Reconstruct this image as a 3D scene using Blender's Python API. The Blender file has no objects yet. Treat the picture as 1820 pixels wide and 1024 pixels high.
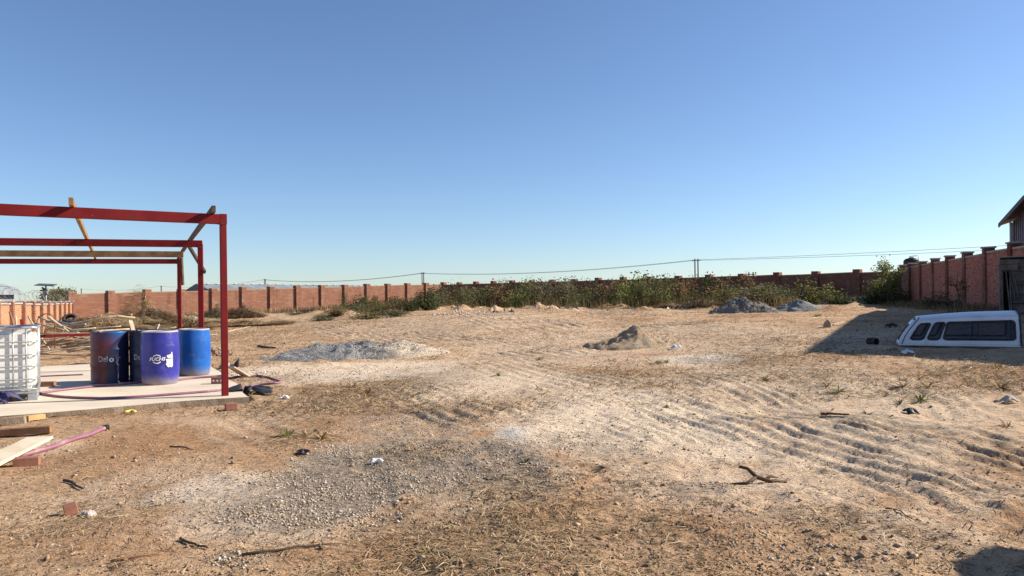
import bpy, bmesh, math, random
import numpy as np
from mathutils import Vector, Matrix
R = math.radians
rng = np.random.default_rng(7)
random.seed(7)
scene = bpy.context.scene
col = scene.collection

# ------------------------------------------------------------------ camera, sky, sun, exposure
CAMZ, F, CX, CY, ROLL = 1.36, 1300.0, 910.0, 528.0, R(0.7)
cam_d = bpy.data.cameras.new('camera'); cam = bpy.data.objects.new('camera', cam_d); col.objects.link(cam)
cam.location = (0, 0, CAMZ); cam.rotation_euler = (R(90), ROLL, 0)
cam_d.sensor_width = 36; cam_d.lens = 36*F/1820; cam_d.shift_y = (CY-512)/1820
cam_d.clip_start = 0.05; cam_d.clip_end = 6000
scene.camera = cam
SUN_EL = R(32); SUN_AZ = math.atan2(.98, .19)           # clockwise from +Y
SUNV = Vector((math.sin(SUN_AZ)*math.cos(SUN_EL), math.cos(SUN_AZ)*math.cos(SUN_EL), math.sin(SUN_EL)))
world = bpy.data.worlds.new('World'); scene.world = world; world.use_nodes = True
wt = world.node_tree; wt.nodes.clear()
sky = wt.nodes.new('ShaderNodeTexSky'); sky.sky_type = 'NISHITA'; sky.sun_disc = False
sky.sun_elevation = SUN_EL; sky.sun_rotation = SUN_AZ; sky.altitude = 1000
sky.air_density = 1.0; sky.dust_density = 0.6; sky.ozone_density = 1.9
bg = wt.nodes.new('ShaderNodeBackground'); bg.inputs[1].default_value = 0.083
wo = wt.nodes.new('ShaderNodeOutputWorld')
hs = wt.nodes.new('ShaderNodeMix'); hs.data_type = 'RGBA'; hs.blend_type = 'MULTIPLY'; hs.inputs[0].default_value = 1; hs.inputs[7].default_value = (.84, .93, 1.07, 1)
wt.links.new(sky.outputs[0], hs.inputs[6]); wt.links.new(hs.outputs[2], bg.inputs[0]); wt.links.new(bg.outputs[0], wo.inputs[0])
sun_d = bpy.data.lights.new('sun', 'SUN'); sun_d.energy = 5.0; sun_d.angle = R(.5); sun_d.color = (1, .90, .77)
sun = bpy.data.objects.new('sun', sun_d); col.objects.link(sun)
sun.rotation_euler = SUNV.to_track_quat('Z', 'Y').to_euler(); sun.location = SUNV*60
vs = scene.view_settings; vs.view_transform = 'Standard'; vs.look = 'None'; vs.gamma = 1; vs.use_curve_mapping = False
vs.exposure = 0.76

# ------------------------------------------------------------------ helpers: geometry
def mesh_np(name, v, f):
    v = np.asarray(v, np.float32).reshape(-1, 3); f = np.asarray(f, np.int32)
    me = bpy.data.meshes.new(name); k = f.shape[1]; n = len(f)
    me.vertices.add(len(v)); me.vertices.foreach_set('co', v.ravel())
    me.loops.add(n*k); me.loops.foreach_set('vertex_index', f.ravel())
    me.polygons.add(n); me.polygons.foreach_set('loop_start', np.arange(0, n*k, k, dtype=np.int32))
    me.update(calc_edges=True); me.validate()
    return me
def link(name, me, mat=None, parent=None, loc=(0, 0, 0), rot=(0, 0, 0), smooth=False):
    if mat is not None and me is not None and not me.materials: me.materials.append(mat)
    if smooth: me.polygons.foreach_set('use_smooth', np.ones(len(me.polygons), dtype=bool))
    o = bpy.data.objects.new(name, me); col.objects.link(o)
    o.location = loc; o.rotation_euler = rot
    if parent: o.parent = parent
    return o
def tag(o, label=None, cat=None, group=None, kind=None):
    if label: o['label'] = label
    if cat: o['category'] = cat
    if group: o['group'] = group
    if kind: o['kind'] = kind
    return o
def thing(name, label, cat, loc=(0, 0, 0), rz=0, group=None):
    o = bpy.data.objects.new(name, None); col.objects.link(o); o.empty_display_size = .2
    o.location = loc; o.rotation_euler = (0, 0, rz)
    return tag(o, label, cat, group)
def copy_tree(o, parent=None):
    c = o.copy(); col.objects.link(c); c.parent = parent
    for ch in list(o.children): copy_tree(ch, c)
    return c
class MB:
    def __init__(s): s.v = []; s.f = []
    def add(s, vs_, fs):
        b = len(s.v); s.v += [tuple(p) for p in vs_]; s.f += [tuple(i+b for i in f) for f in fs]
    def box(s, c, d, M=None, bev=0.0):
        hx, hy, hz = d[0]/2, d[1]/2, d[2]/2; c = Vector(c)
        P = [Vector((x*hx, y*hy, z*hz)) for z in (-1, 1) for y in (-1, 1) for x in (-1, 1)]
        if M: P = [M @ p for p in P]
        s.add([p+c for p in P], [(0, 2, 3, 1), (4, 5, 7, 6), (0, 1, 5, 4), (2, 6, 7, 3), (0, 4, 6, 2), (1, 3, 7, 5)])
    def bar(s, a, b, w, h, roll=0):
        a, b = Vector(a), Vector(b); d = (b-a); L = d.length; d.normalize()
        up = Vector((0, 0, 1)) if abs(d.z) < .95 else Vector((0, 1, 0))
        x = d.cross(up).normalized(); z = x.cross(d)
        M = Matrix((x, d, z)).transposed() @ Matrix.Rotation(roll, 3, 'Y')
        s.box((a+b)/2, (w, L, h), M)
    def tube(s, pts, r, n=8, closed=False):
        pts = [Vector(p) for p in pts]; m = len(pts); rr = r if hasattr(r, '__len__') else [r]*m
        b = len(s.v); px = None
        for i, p in enumerate(pts):
            d = (pts[(i+1) % m]-pts[i-1]) if closed else (pts[min(i+1, m-1)]-pts[max(i-1, 0)])
            d.normalize()
            if px is None: px = d.orthogonal().normalized()
            px = (px-d*px.dot(d)).normalized(); py = d.cross(px)
            s.v += [tuple(p+(px*math.cos(t)+py*math.sin(t))*rr[i]) for t in [2*math.pi*k/n for k in range(n)]]
        rng_ = m if closed else m-1
        for i in range(rng_):
            j = (i+1) % m
            for k in range(n):
                s.f.append((b+i*n+k, b+i*n+(k+1) % n, b+j*n+(k+1) % n, b+j*n+k))
        if not closed:
            s.f.append(tuple(b+k for k in range(n))[::-1]); s.f.append(tuple(b+(m-1)*n+k for k in range(n)))
    def lathe(s, prof, n=32, c=(0, 0, 0), cap=True):
        b = len(s.v); c = Vector(c)
        for r, z in prof:
            s.v += [(c.x+r*math.cos(2*math.pi*k/n), c.y+r*math.sin(2*math.pi*k/n), c.z+z) for k in range(n)]
        for i in range(len(prof)-1):
            for k in range(n):
                s.f.append((b+i*n+k, b+i*n+(k+1) % n, b+(i+1)*n+(k+1) % n, b+(i+1)*n+k))
        if cap:
            s.f.append(tuple(b+k for k in range(n))[::-1]); s.f.append(tuple(b+(len(prof)-1)*n+k for k in range(n)))
    def prism(s, poly, y0, y1):      # poly in x,z extruded along y
        n = len(poly); s.add([(x, y0, z) for x, z in poly]+[(x, y1, z) for x, z in poly],
              [tuple(range(n)), tuple(range(2*n-1, n-1, -1))]+[(i, i+n, (i+1) % n+n, (i+1) % n) for i in range(n)])
    def mesh(s, name, bevel=0):
        me = bpy.data.meshes.new(name); me.from_pydata(s.v, [], s.f); me.update()
        bm = bmesh.new(); bm.from_mesh(me)
        if bevel: bmesh.ops.bevel(bm, geom=bm.edges[:], offset=bevel, segments=1, affect='EDGES', clamp_overlap=True)
        bmesh.ops.recalc_face_normals(bm, faces=bm.faces[:]); bm.to_mesh(me); bm.free()
        return me
    def build(s, name, mat, parent=None, loc=(0, 0, 0), rot=(0, 0, 0), smooth=False, bevel=0):
        return link(name, s.mesh(name, bevel), mat, parent, loc, rot, smooth)
def autosmooth(o, ang=40):
    me = o.data; me.polygons.foreach_set('use_smooth', np.ones(len(me.polygons), dtype=bool))
    bm = bmesh.new(); bm.from_mesh(me)
    for e in bm.edges:
        if len(e.link_faces) == 2 and e.calc_face_angle(0) > R(ang): e.smooth = False
    bm.to_mesh(me); bm.free(); return o

# ------------------------------------------------------------------ helpers: value noise (numpy)
def _h(ix, iy, s):
    n = (ix.astype(np.int64)*374761393+iy.astype(np.int64)*668265263+s*982451653) & 0x7fffffff
    n = ((n ^ (n >> 13))*1274126177) & 0x7fffffff
    return ((n ^ (n >> 16)) & 0xffff)/65535.0
def vnoise(x, y, s=0):
    ix, iy = np.floor(x), np.floor(y); fx, fy = x-ix, y-iy
    fx = fx*fx*(3-2*fx); fy = fy*fy*(3-2*fy)
    a, b, c, d = _h(ix, iy, s), _h(ix+1, iy, s), _h(ix, iy+1, s), _h(ix+1, iy+1, s)
    return (a*(1-fx)+b*fx)*(1-fy)+(c*(1-fx)+d*fx)*fy-.5
def fbm(x, y, sc, s=0, o=4, g=.5):
    t = 0; a = 1
    for i in range(o):
        t = t+a*vnoise(x*sc+i*17.3, y*sc-i*9.1, s+i); a *= g; sc *= 2.03
    return t
def sstep(a, b, x):
    t = np.clip((x-a)/(b-a), 0, 1); return t*t*(3-2*t)

# ------------------------------------------------------------------ terrain
CP = np.array([(-4.5, 10.5, -.08), (-8, 8.2, -.09), (-7, 13, -.08), (-6, 8, -.09), (0, 4, -.12), (4, 4, -.1), (-4, 4, -.14), (0, 0, -.12), (-8, 0, -.15), (8, 0, 0),
     (9, 14.5, .28), (6, 14.6, .24), (8.5, 11.5, .22), (20, 29, .55), (27.8, 52, .57), (-8.5, 91, .70), (-36, 59, -.34),
     (-20, 30, -.30), (0, 18, .0), (0, 45, .22), (-10, 22, -.16), (60, 40, .8), (0, 120, .9), (-60, 80, -.3), (12, 40, .4), (-14, 50, -.05)], float)
def _k(r2): return np.where(r2 > 1e-9, .5*r2*np.log(np.maximum(r2, 1e-9)), 0)
_n = len(CP); _K = _k(((CP[:, None, :2]-CP[None, :, :2])**2).sum(-1))+np.eye(_n)*20
_P = np.c_[np.ones(_n), CP[:, :2]]; _A = np.block([[_K, _P], [_P.T, np.zeros((3, 3))]])
_W = np.linalg.solve(_A, np.r_[CP[:, 2], 0, 0, 0])
def gbase(x, y):
    x = np.asarray(x, float); y = np.asarray(y, float)
    z = _W[_n]+_W[_n+1]*x+_W[_n+2]*y
    for i in range(_n): z = z+_W[i]*_k((x-CP[i, 0])**2+(y-CP[i, 1])**2)
    d = np.hypot(x, y-40); w = 1-sstep(70, 130, d)
    return np.clip(z, -1, 1.4)*w
def ray(px, py):
    u, v = px-CX, CY-py
    a = u*math.cos(ROLL)+v*math.sin(ROLL); b = -u*math.sin(ROLL)+v*math.cos(ROLL)
    return a/F, b/F
def at(px, py, d):                    # photo point at depth d
    a, b = ray(px, py); return Vector((a*d, d, CAMZ+b*d))
def zpt(px, py, z):                   # photo point on the level z
    a, b = ray(px, py); d = (z-CAMZ)/b; return Vector((a*d, d, z))
def G(px, py):                        # photo point on the terrain
    a, b = ray(px, py); d = np.exp(np.linspace(math.log(1.5), math.log(140), 1500))
    h = CAMZ+b*d-gbase(a*d, d); i = np.argmax(h <= 0) if (h <= 0).any() else len(d)-1
    return Vector((a*d[i], d[i], float(gbase(a*d[i], d[i]))))
def atx(px, d):                       # plan position under a photo column at depth d
    a, b = ray(px, CY); return Vector((a*d, d, 0))

# slab footprint (right front corner, right side direction, front direction)
S_F = Vector((-.862, -.507)).normalized(); S_R = Vector((-.455, .89)).normalized()
S_C = Vector((-3.72, 10.3))
SLAB = [S_C+S_F*-.0, S_C+S_F*9.0, S_C+S_F*9.0+S_R*7.8, S_C+S_R*7.8]
def slab_in(x, y, m=0.0):
    ins = np.ones(np.shape(x), bool)
    for i in range(4):
        a, b = SLAB[i], SLAB[(i+1) % 4]; ex, ey = b.x-a.x, b.y-a.y; L = math.hypot(ex, ey)
        ins &= ((ex*(y-a.y)-ey*(x-a.x))/L) < m
    return ins
RUTS = [  # photo polyline, ridges, spacing (m), amplitude (m)
 ([(1300, 735), (1480, 790), (1650, 835), (1900, 905)], 8, .23, .030),
 ([(1450, 740), (1620, 770), (1900, 830)], 5, .24, .024),
 ([(700, 690), (790, 722), (880, 752)], 7, .24, .028),
 ([(960, 700), (1090, 745), (1240, 800)], 7, .16, .010),
 ([(1010, 730), (1200, 720), (1400, 690)], 6, .17, .009),
 ([(500, 555), (640, 585), (830, 618), (930, 622)], 14, .36, .035),
 ([(640, 560), (760, 580), (900, 588)], 8, .45, .035),
 ([(840, 552), (930, 575), (1010, 592)], 10, .5, .045),
 ([(870, 640), (980, 672), (1090, 700)], 9, .24, .020),
 ([(820, 600), (960, 630), (1040, 640)], 8, .32, .022),
 ([(1060, 690), (1180, 718), (1300, 760)], 7, .22, .020),
 ([(1240, 665), (1360, 705), (1440, 745)], 6, .2, .018),
 ([(1560, 640), (1640, 690), (1760, 760)], 7, .24, .016),
 ([(420, 745), (520, 790), (600, 830)], 5, .28, .012),
 ([(960, 545), (1150, 560), (1260, 552)], 8, .6, .045),
 ([(1160, 575), (1290, 585), (1480, 560)], 8, .5, .035),
 ([(1250, 620), (1380, 632), (1500, 610)], 6, .3, .02),
 ([(1700, 660), (1780, 700), (1860, 760)], 6, .24, .018)]
_RUTP = []
for poly, n_, sp, amp in RUTS:
    P = [G(*p) for p in poly]; Q = []
    for i in range(len(P)-1):
        for t in np.linspace(0, 1, 8, endpoint=False): Q.append(P[i].lerp(P[i+1], t))
    Q.append(P[-1]); _RUTP.append((np.array([(q.x, q.y) for q in Q]), n_, sp, amp))
def ruts(x, y):
    z = np.zeros(np.shape(x)); tr = np.zeros(np.shape(x))
    for k, (Q, n_, sp, amp) in enumerate(_RUTP):
        W = n_*sp/2
        m = (x > Q[:, 0].min()-W) & (x < Q[:, 0].max()+W) & (y > Q[:, 1].min()-W) & (y < Q[:, 1].max()+W)
        if not m.any(): continue
        X, Y = x[m], y[m]; best = np.full(X.shape, 1e9); v = np.zeros(X.shape); u = np.zeros(X.shape); acc = 0
        for i in range(len(Q)-1):
            ex, ey = Q[i+1]-Q[i]; L = math.hypot(ex, ey); dx, dy = X-Q[i, 0], Y-Q[i, 1]
            t = np.clip((dx*ex+dy*ey)/L/L, 0, 1); dd = np.hypot(dx-t*ex, dy-t*ey)
            c = dd < best; best = np.where(c, dd, best); v = np.where(c, (ex*dy-ey*dx)/L, v); u = np.where(c, acc+t*L, u); acc += L
        vv = v+.35*sp*fbm(X, Y, .5, 40+k, 2)+.10*sp*np.sin(v/sp*1.9+k)
        vv = vv+.12*sp*fbm(X, Y, 3.5, 45+k, 2)*2; ph = np.cos(vv/sp*2*math.pi); rid = np.where(ph > 0, ph**.6, -np.abs(ph)**1.2*.5)
        end = sstep(0, .12*acc, u)*sstep(0, .15*acc, acc-u)*sstep(0, .35*W, W-np.abs(best))
        mod = np.clip(.72+1.3*fbm(X, Y, .55/sp*.3, 60+k, 3), 0, 1.3)
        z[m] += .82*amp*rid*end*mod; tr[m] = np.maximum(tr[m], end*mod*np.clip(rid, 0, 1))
    return z, tr
LUMPS = []   # berm of pushed-up soil along the scrub and scattered clods: px, py, radius, height
for px in range(540, 1330, 26):
    LUMPS.append((G(px+random.uniform(-10, 10), 553-(px-540)*.006+random.uniform(-4, 4)), random.uniform(.6, 1.4), random.uniform(.12, .38)))
for px, py, r_, h_ in [(620, 565, 1.5, .3), (560, 560, 1.6, .35), (430, 560, 2.2, .45), (1340, 540, 1.6, .3), (1200, 548, 1.3, .35), (1020, 548, 1.5, .3), (300, 585, 2, .2), (200, 590, 2, .25), (1440, 540, 2, .3),
                       (1390, 605, .7, .1), (1480, 552, 1, .2), (1520, 545, 1, .2), (1240, 600, .8, .08), (420, 600, .9, .14)]:
    LUMPS.append((G(px, py), r_, h_))
def gz(x, y, detail=True):
    x = np.atleast_1d(np.asarray(x, float)); y = np.atleast_1d(np.asarray(y, float))
    z = gbase(x, y)
    if detail:
        near = 1-sstep(75, 110, np.hypot(x, y-30))
        z = z+near*(.055*fbm(x, y, .35, 3, 3)+.050*fbm(x, y, 1.3, 11, 4, .55)*np.clip(.6+1.6*fbm(x, y, .22, 70, 2), .25, 1.4))
        r_, tr_ = ruts(x, y)
        rough = (1-.6*np.clip(tr_*1.5, 0, 1))*np.clip(.42+1.7*fbm(x, y, .28, 75, 3), .10, 1.25)*(1-.8*patch('dust', x, y))*near
        nb = fbm(x, y, 3.4, 14, 4, .6); z = z+rough*(.068*nb+.05*np.clip(fbm(x*.8+y*.6, (y*.8-x*.6)*.45, 5.5, 17, 3, .6), 0, 1))
        z = z+np.maximum(r_, -.008)*1.15
        for c, rr, hh in LUMPS:
            m = (np.abs(x-c.x) < rr*1.6) & (np.abs(y-c.y) < rr*1.6)
            if m.any():
                X, Y = x[m], y[m]; d2 = ((X-c.x)**2+(Y-c.y)**2)/rr**2
                z[m] += hh*np.exp(-d2*2.2)*(1+1.2*fbm(X, Y, 1.6, 90, 3))
        ins = slab_in(x, y, .05); z = np.where(ins, np.minimum(z, -.16), z)
    return z
def gp(x, y, dz=0): return Vector((x, y, float(gz(x, y)[0])+dz))
def GP(px, py, dz=0): g = G(px, py); return gp(g.x, g.y, dz)
def top(x, y):                      # walking surface: slab or ground
    return 0.0 if slab_in(np.array([x]), np.array([y]))[0] else float(gz(x, y)[0])

# ------------------------------------------------------------------ soil patches (kinds of soil, from the photograph's layout)
PATCH = {'dust': [(1150, 765, 260, 75, 1), (640, 662, 190, 20, 1), (880, 690, 210, 34, .8), (1480, 800, 260, 60, .7), (430, 895, 150, 45, .6), (1690, 730, 200, 60, .45),
                  (1000, 625, 260, 40, .5), (1250, 640, 90, 12, 1.1), (1620, 860, 220, 60, .5), (700, 630, 80, 10, .8), (480, 660, 90, 15, .9), (1350, 620, 200, 12, .5), (500, 905, 210, 60, .9), (660, 850, 210, 70, .6), (380, 870, 120, 40, .7), (60, 800, 90, 20, .5), (1500, 720, 360, 90, .62), (1250, 610, 520, 40, .5), (800, 590, 300, 34, .4), (900, 830, 300, 60, .4), (1350, 870, 300, 70, .6), (250, 880, 200, 60, .4), (1650, 940, 200, 60, .45), (380, 740, 140, 20, .35)],
         'white': [(910, 775, 26, 12, 1), (1255, 638, 70, 7, .9), (640, 672, 150, 7, .3), (370, 870, 90, 25, .35), (330, 885, 100, 18, .3), (1440, 690, 60, 10, .25)],
         'clay': [(1300, 930, 190, 70, 1), (300, 810, 270, 70, .5), (220, 960, 240, 60, .7), (1000, 900, 160, 60, .6), (1480, 790, 70, 14, .9), (1740, 815, 120, 26, .8), (250, 740, 260, 20, .5), (1450, 650, 200, 30, .35), (1340, 980, 150, 40, .7), (730, 985, 120, 40, .5), (1600, 585, 200, 30, .3)],
         'gravel': [(660, 850, 190, 75, 1), (540, 905, 170, 55, .9), (870, 835, 120, 60, .9), (730, 765, 130, 40, .6), (1040, 790, 100, 24, .55), (300, 870, 150, 50, .25), (1240, 868, 60, 14, .8), (1420, 960, 180, 55, .3),
                    (1260, 640, 70, 9, .6), (770, 675, 90, 14, .6), (1600, 850, 160, 40, .22), (760, 660, 60, 8, .5), (430, 1000, 60, 20, .6), (170, 860, 120, 50, .15)],
         'straw': [(640, 705, 110, 34, 1), (720, 805, 110, 26, .9), (540, 778, 70, 16, .9), (900, 965, 350, 60, .8), (1380, 662, 150, 28, .9), (1640, 705, 80, 26, .8), (100, 920, 160, 50, .5), (1540, 955, 150, 50, .7), (1150, 960, 220, 60, .9),
                   (980, 880, 170, 60, .7), (540, 730, 110, 20, .7), (520, 585, 150, 24, .7), (1300, 605, 250, 40, .5), (700, 590, 220, 34, .5), (900, 735, 80, 20, .5), (1760, 670, 90, 30, .6), (1170, 675, 200, 16, .6), (300, 700, 60, 12, .2), (1460, 700, 60, 16, .6), (760, 720, 80, 20, .4)]}
_PW = {}
for k, L in PATCH.items():
    _PW[k] = []
    for px, py, rx, ry, s_ in L:
        if k == 'gravel': rx, ry = rx*1.15, ry*1.1
        c = G(px, py); n1 = G(px, py+ry); f1 = G(px, max(py-ry, 545)); x1 = G(px+rx, py)
        _PW[k].append((c.x, (n1.y+f1.y)/2, abs(x1.x-c.x), max((f1.y-n1.y)/2, .15), s_))
def patch(k, x, y):
    m = np.zeros(np.shape(x)); wob = 1+.9*fbm(x, y, .9, 200+len(k), 4)
    for cx, cy, rx, ry, s_ in _PW[k]:
        q = ((x-cx)/rx)**2+((y-cy)/ry)**2; m = np.maximum(m, s_*np.clip(1.25-q*wob*.8, 0, 1))
    return np.clip(m, 0, 1)

# ------------------------------------------------------------------ helpers: materials
def newmat(name):
    m = bpy.data.materials.new(name); m.use_nodes = True; t = m.node_tree
    return m, t, t.nodes['Principled BSDF']
def nd(t, ty, **kw):
    n = t.nodes.new(ty)
    for k, v in kw.items():
        if k.startswith('i_'): n.inputs[k[2:].replace('_', ' ')].default_value = v
        else: setattr(n, k, v)
    return n
def mixc(t, fac, a, b, mode='MIX'):
    n = t.nodes.new('ShaderNodeMix'); n.data_type = 'RGBA'; n.blend_type = mode
    for s, v in ((n.inputs[0], fac), (n.inputs[6], a), (n.inputs[7], b)):
        if hasattr(v, 'is_output'): t.links.new(v, s)
        else: s.default_value = v if not isinstance(v, tuple) or len(v) == 4 else (*v, 1)
    return n.outputs[2]
def math_(t, op, a, b=None, clamp=False):
    n = t.nodes.new('ShaderNodeMath'); n.operation = op; n.use_clamp = clamp
    for s, v in ((n.inputs[0], a), (n.inputs[1], b)):
        if v is None: continue
        if hasattr(v, 'is_output'): t.links.new(v, s)
        else: s.default_value = v
    return n.outputs[0]
def ramp(t, src, a, b):
    n = t.nodes.new('ShaderNodeMapRange'); n.interpolation_type = 'SMOOTHSTEP'
    t.links.new(src, n.inputs[0]); n.inputs[1].default_value = a; n.inputs[2].default_value = b
    return n.outputs[0]
def noise(t, co, scale, detail=4, rough=.55, dist=0):
    n = nd(t, 'ShaderNodeTexNoise', i_Scale=scale, i_Detail=detail, i_Roughness=rough, i_Distortion=dist)
    if co is not None: t.links.new(co, n.inputs['Vector'])
    return n.outputs[0]
def bump(t, b, h, strength=.5, dist=.01, prev=None):
    n = nd(t, 'ShaderNodeBump', i_Strength=strength, i_Distance=dist); t.links.new(h, n.inputs['Height'])
    if prev is not None: t.links.new(prev, n.inputs['Normal'])
    t.links.new(n.outputs[0], b.inputs['Normal']); return n.outputs[0]
def pmat(name, c1, c2, scale=6, rough=.7, bmp=.3, bdist=.004, metal=0, dirt=None, dirtz=None, fine=60, spec=.4):
    m, t, b = newmat(name); co = nd(t, 'ShaderNodeTexCoord').outputs['Object']
    n1 = noise(t, co, scale, 5, .6); c = mixc(t, ramp(t, n1, .32, .68), c1, c2)
    n2 = noise(t, co, fine, 3)
    if dirt:
        d = ramp(t, noise(t, co, scale*1.7, 6, .7), .55, .75)
        if dirtz:
            sp = nd(t, 'ShaderNodeSeparateXYZ'); t.links.new(co, sp.inputs[0])
            zz = ramp(t, math_(t, 'ADD', sp.outputs[2], math_(t, 'MULTIPLY', n1, .25)), dirtz[1]+.12, dirtz[0]+.12)
            d = math_(t, 'MAXIMUM', math_(t, 'MULTIPLY', d, .6), zz)
        c = mixc(t, d, c, dirt)
    t.links.new(c, b.inputs['Base Color']); b.inputs['Roughness'].default_value = rough; b.inputs['Metallic'].default_value = metal
    b.inputs['Specular IOR Level'].default_value = spec
    bump(t, b, math_(t, 'ADD', n1, math_(t, 'MULTIPLY', n2, .5)), bmp, bdist)
    return m
def island(name, stops, rough=.9, trans=0):
    m, t, b = newmat(name); g = nd(t, 'ShaderNodeNewGeometry'); r = nd(t, 'ShaderNodeValToRGB')
    t.links.new(g.outputs['Random Per Island'], r.inputs[0]); el = r.color_ramp.elements
    while len(el) < len(stops): el.new(.5)
    for e, (p, c) in zip(el, stops): e.position = p; e.color = (*c, 1)
    co = nd(t, 'ShaderNodeTexCoord').outputs['Object']
    c = mixc(t, ramp(t, noise(t, co, 2.2, 3), .35, .7), r.outputs[0], (.5, .5, .5), 'SOFT_LIGHT') if trans == 0 else r.outputs[0]
    t.links.new(c, b.inputs['Base Color']); b.inputs['Roughness'].default_value = rough; b.inputs['Specular IOR Level'].default_value = .2
    if trans:
        tr = nd(t, 'ShaderNodeBsdfTranslucent'); t.links.new(c, tr.inputs[0]); mx = nd(t, 'ShaderNodeMixShader'); mx.inputs[0].default_value = trans
        t.links.new(b.outputs[0], mx.inputs[1]); t.links.new(tr.outputs[0], mx.inputs[2]); t.links.new(mx.outputs[0], t.nodes['Material Output'].inputs[0])
    return m
def ground_mat():
    m, t, b = newmat('soil'); co = nd(t, 'ShaderNodeTexCoord').outputs['Object']
    a1 = nd(t, 'ShaderNodeAttribute', attribute_name='soil_a'); a2 = nd(t, 'ShaderNodeAttribute', attribute_name='soil_b')
    s1 = nd(t, 'ShaderNodeSeparateColor'); t.links.new(a1.outputs[0], s1.inputs[0]); s2 = nd(t, 'ShaderNodeSeparateColor'); t.links.new(a2.outputs[0], s2.inputs[0])
    dust, clay, grav = s1.outputs; straw, tread, white = s2.outputs
    big = noise(t, co, .45, 5, .6, .6); mid = noise(t, co, 2.6, 6, .65, .4); fin = noise(t, co, 16, 6, .7); vf = noise(t, co, 70, 3, .6)
    c = mixc(t, ramp(t, big, .36, .64), (.57, .385, .23), (.39, .228, .12))
    c = mixc(t, math_(t, 'MULTIPLY', ramp(t, mid, .45, .7), .55), c, (.57, .41, .26))
    c = mixc(t, math_(t, 'MULTIPLY', math_(t, 'MULTIPLY', clay, .95), ramp(t, mid, .3, .65)), c, (.37, .185, .082))
    c = mixc(t, math_(t, 'MULTIPLY', dust, ramp(t, math_(t, 'ADD', mid, math_(t, 'MULTIPLY', dust, .35)), .42, .72)), c, (.76, .605, .44))
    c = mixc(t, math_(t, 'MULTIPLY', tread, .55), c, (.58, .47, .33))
    c = mixc(t, math_(t, 'MULTIPLY', white, ramp(t, fin, .35, .6)), c, (.66, .62, .56))
    vo = nd(t, 'ShaderNodeTexVoronoi', i_Scale=38.0); t.links.new(co, vo.inputs['Vector'])
    sg = nd(t, 'ShaderNodeSeparateColor'); t.links.new(vo.outputs['Color'], sg.inputs[0])
    gcol = mixc(t, sg.outputs[0], (.17, .135, .10), (.42, .34, .26))
    c = mixc(t, math_(t, 'MULTIPLY', grav, ramp(t, math_(t, 'ADD', mid, math_(t, 'MULTIPLY', grav, .3)), .5, .75)), c, gcol)
    deb = ramp(t, math_(t, 'ADD', fin, math_(t, 'MULTIPLY', straw, .12)), .585, .66)       # dark bits of old straw and bark
    c = mixc(t, math_(t, 'MULTIPLY', deb, .75), c, (.13, .08, .04))
    lit = ramp(t, math_(t, 'ADD', vf, math_(t, 'MULTIPLY', straw, .06)), .62, .70)
    c = mixc(t, math_(t, 'MULTIPLY', lit, .5), c, (.60, .50, .34))
    t.links.new(c, b.inputs['Base Color']); b.inputs['Roughness'].default_value = .95; b.inputs['Specular IOR Level'].default_value = .15
    st = nd(t, 'ShaderNodeMapping'); st.inputs['Scale'].default_value = (3, 11, 1); st.inputs['Rotation'].default_value = (0, 0, R(35)); t.links.new(co, st.inputs[0])
    sn = noise(t, st.outputs[0], 1.6, 5, .65, .5)
    h = math_(t, 'ADD', math_(t, 'MULTIPLY', mid, .8), math_(t, 'ADD', math_(t, 'MULTIPLY', fin, .45), math_(t, 'ADD', math_(t, 'MULTIPLY', sn, .6), math_(t, 'MULTIPLY', vf, .12))))
    n1 = bump(t, b, h, 1.0, .095)
    wv = nd(t, 'ShaderNodeTexWave', i_Scale=5.0, i_Distortion=1.5, i_Detail=2.0); mp = nd(t, 'ShaderNodeMapping'); mp.inputs['Rotation'].default_value = (0, 0, R(55)); t.links.new(co, mp.inputs[0]); t.links.new(mp.outputs[0], wv.inputs[0])
    bump(t, b, math_(t, 'MULTIPLY', wv.outputs[1], math_(t, 'MULTIPLY', dust, ramp(t, big, .5, .6))), .6, .012, n1)
    return m
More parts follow.
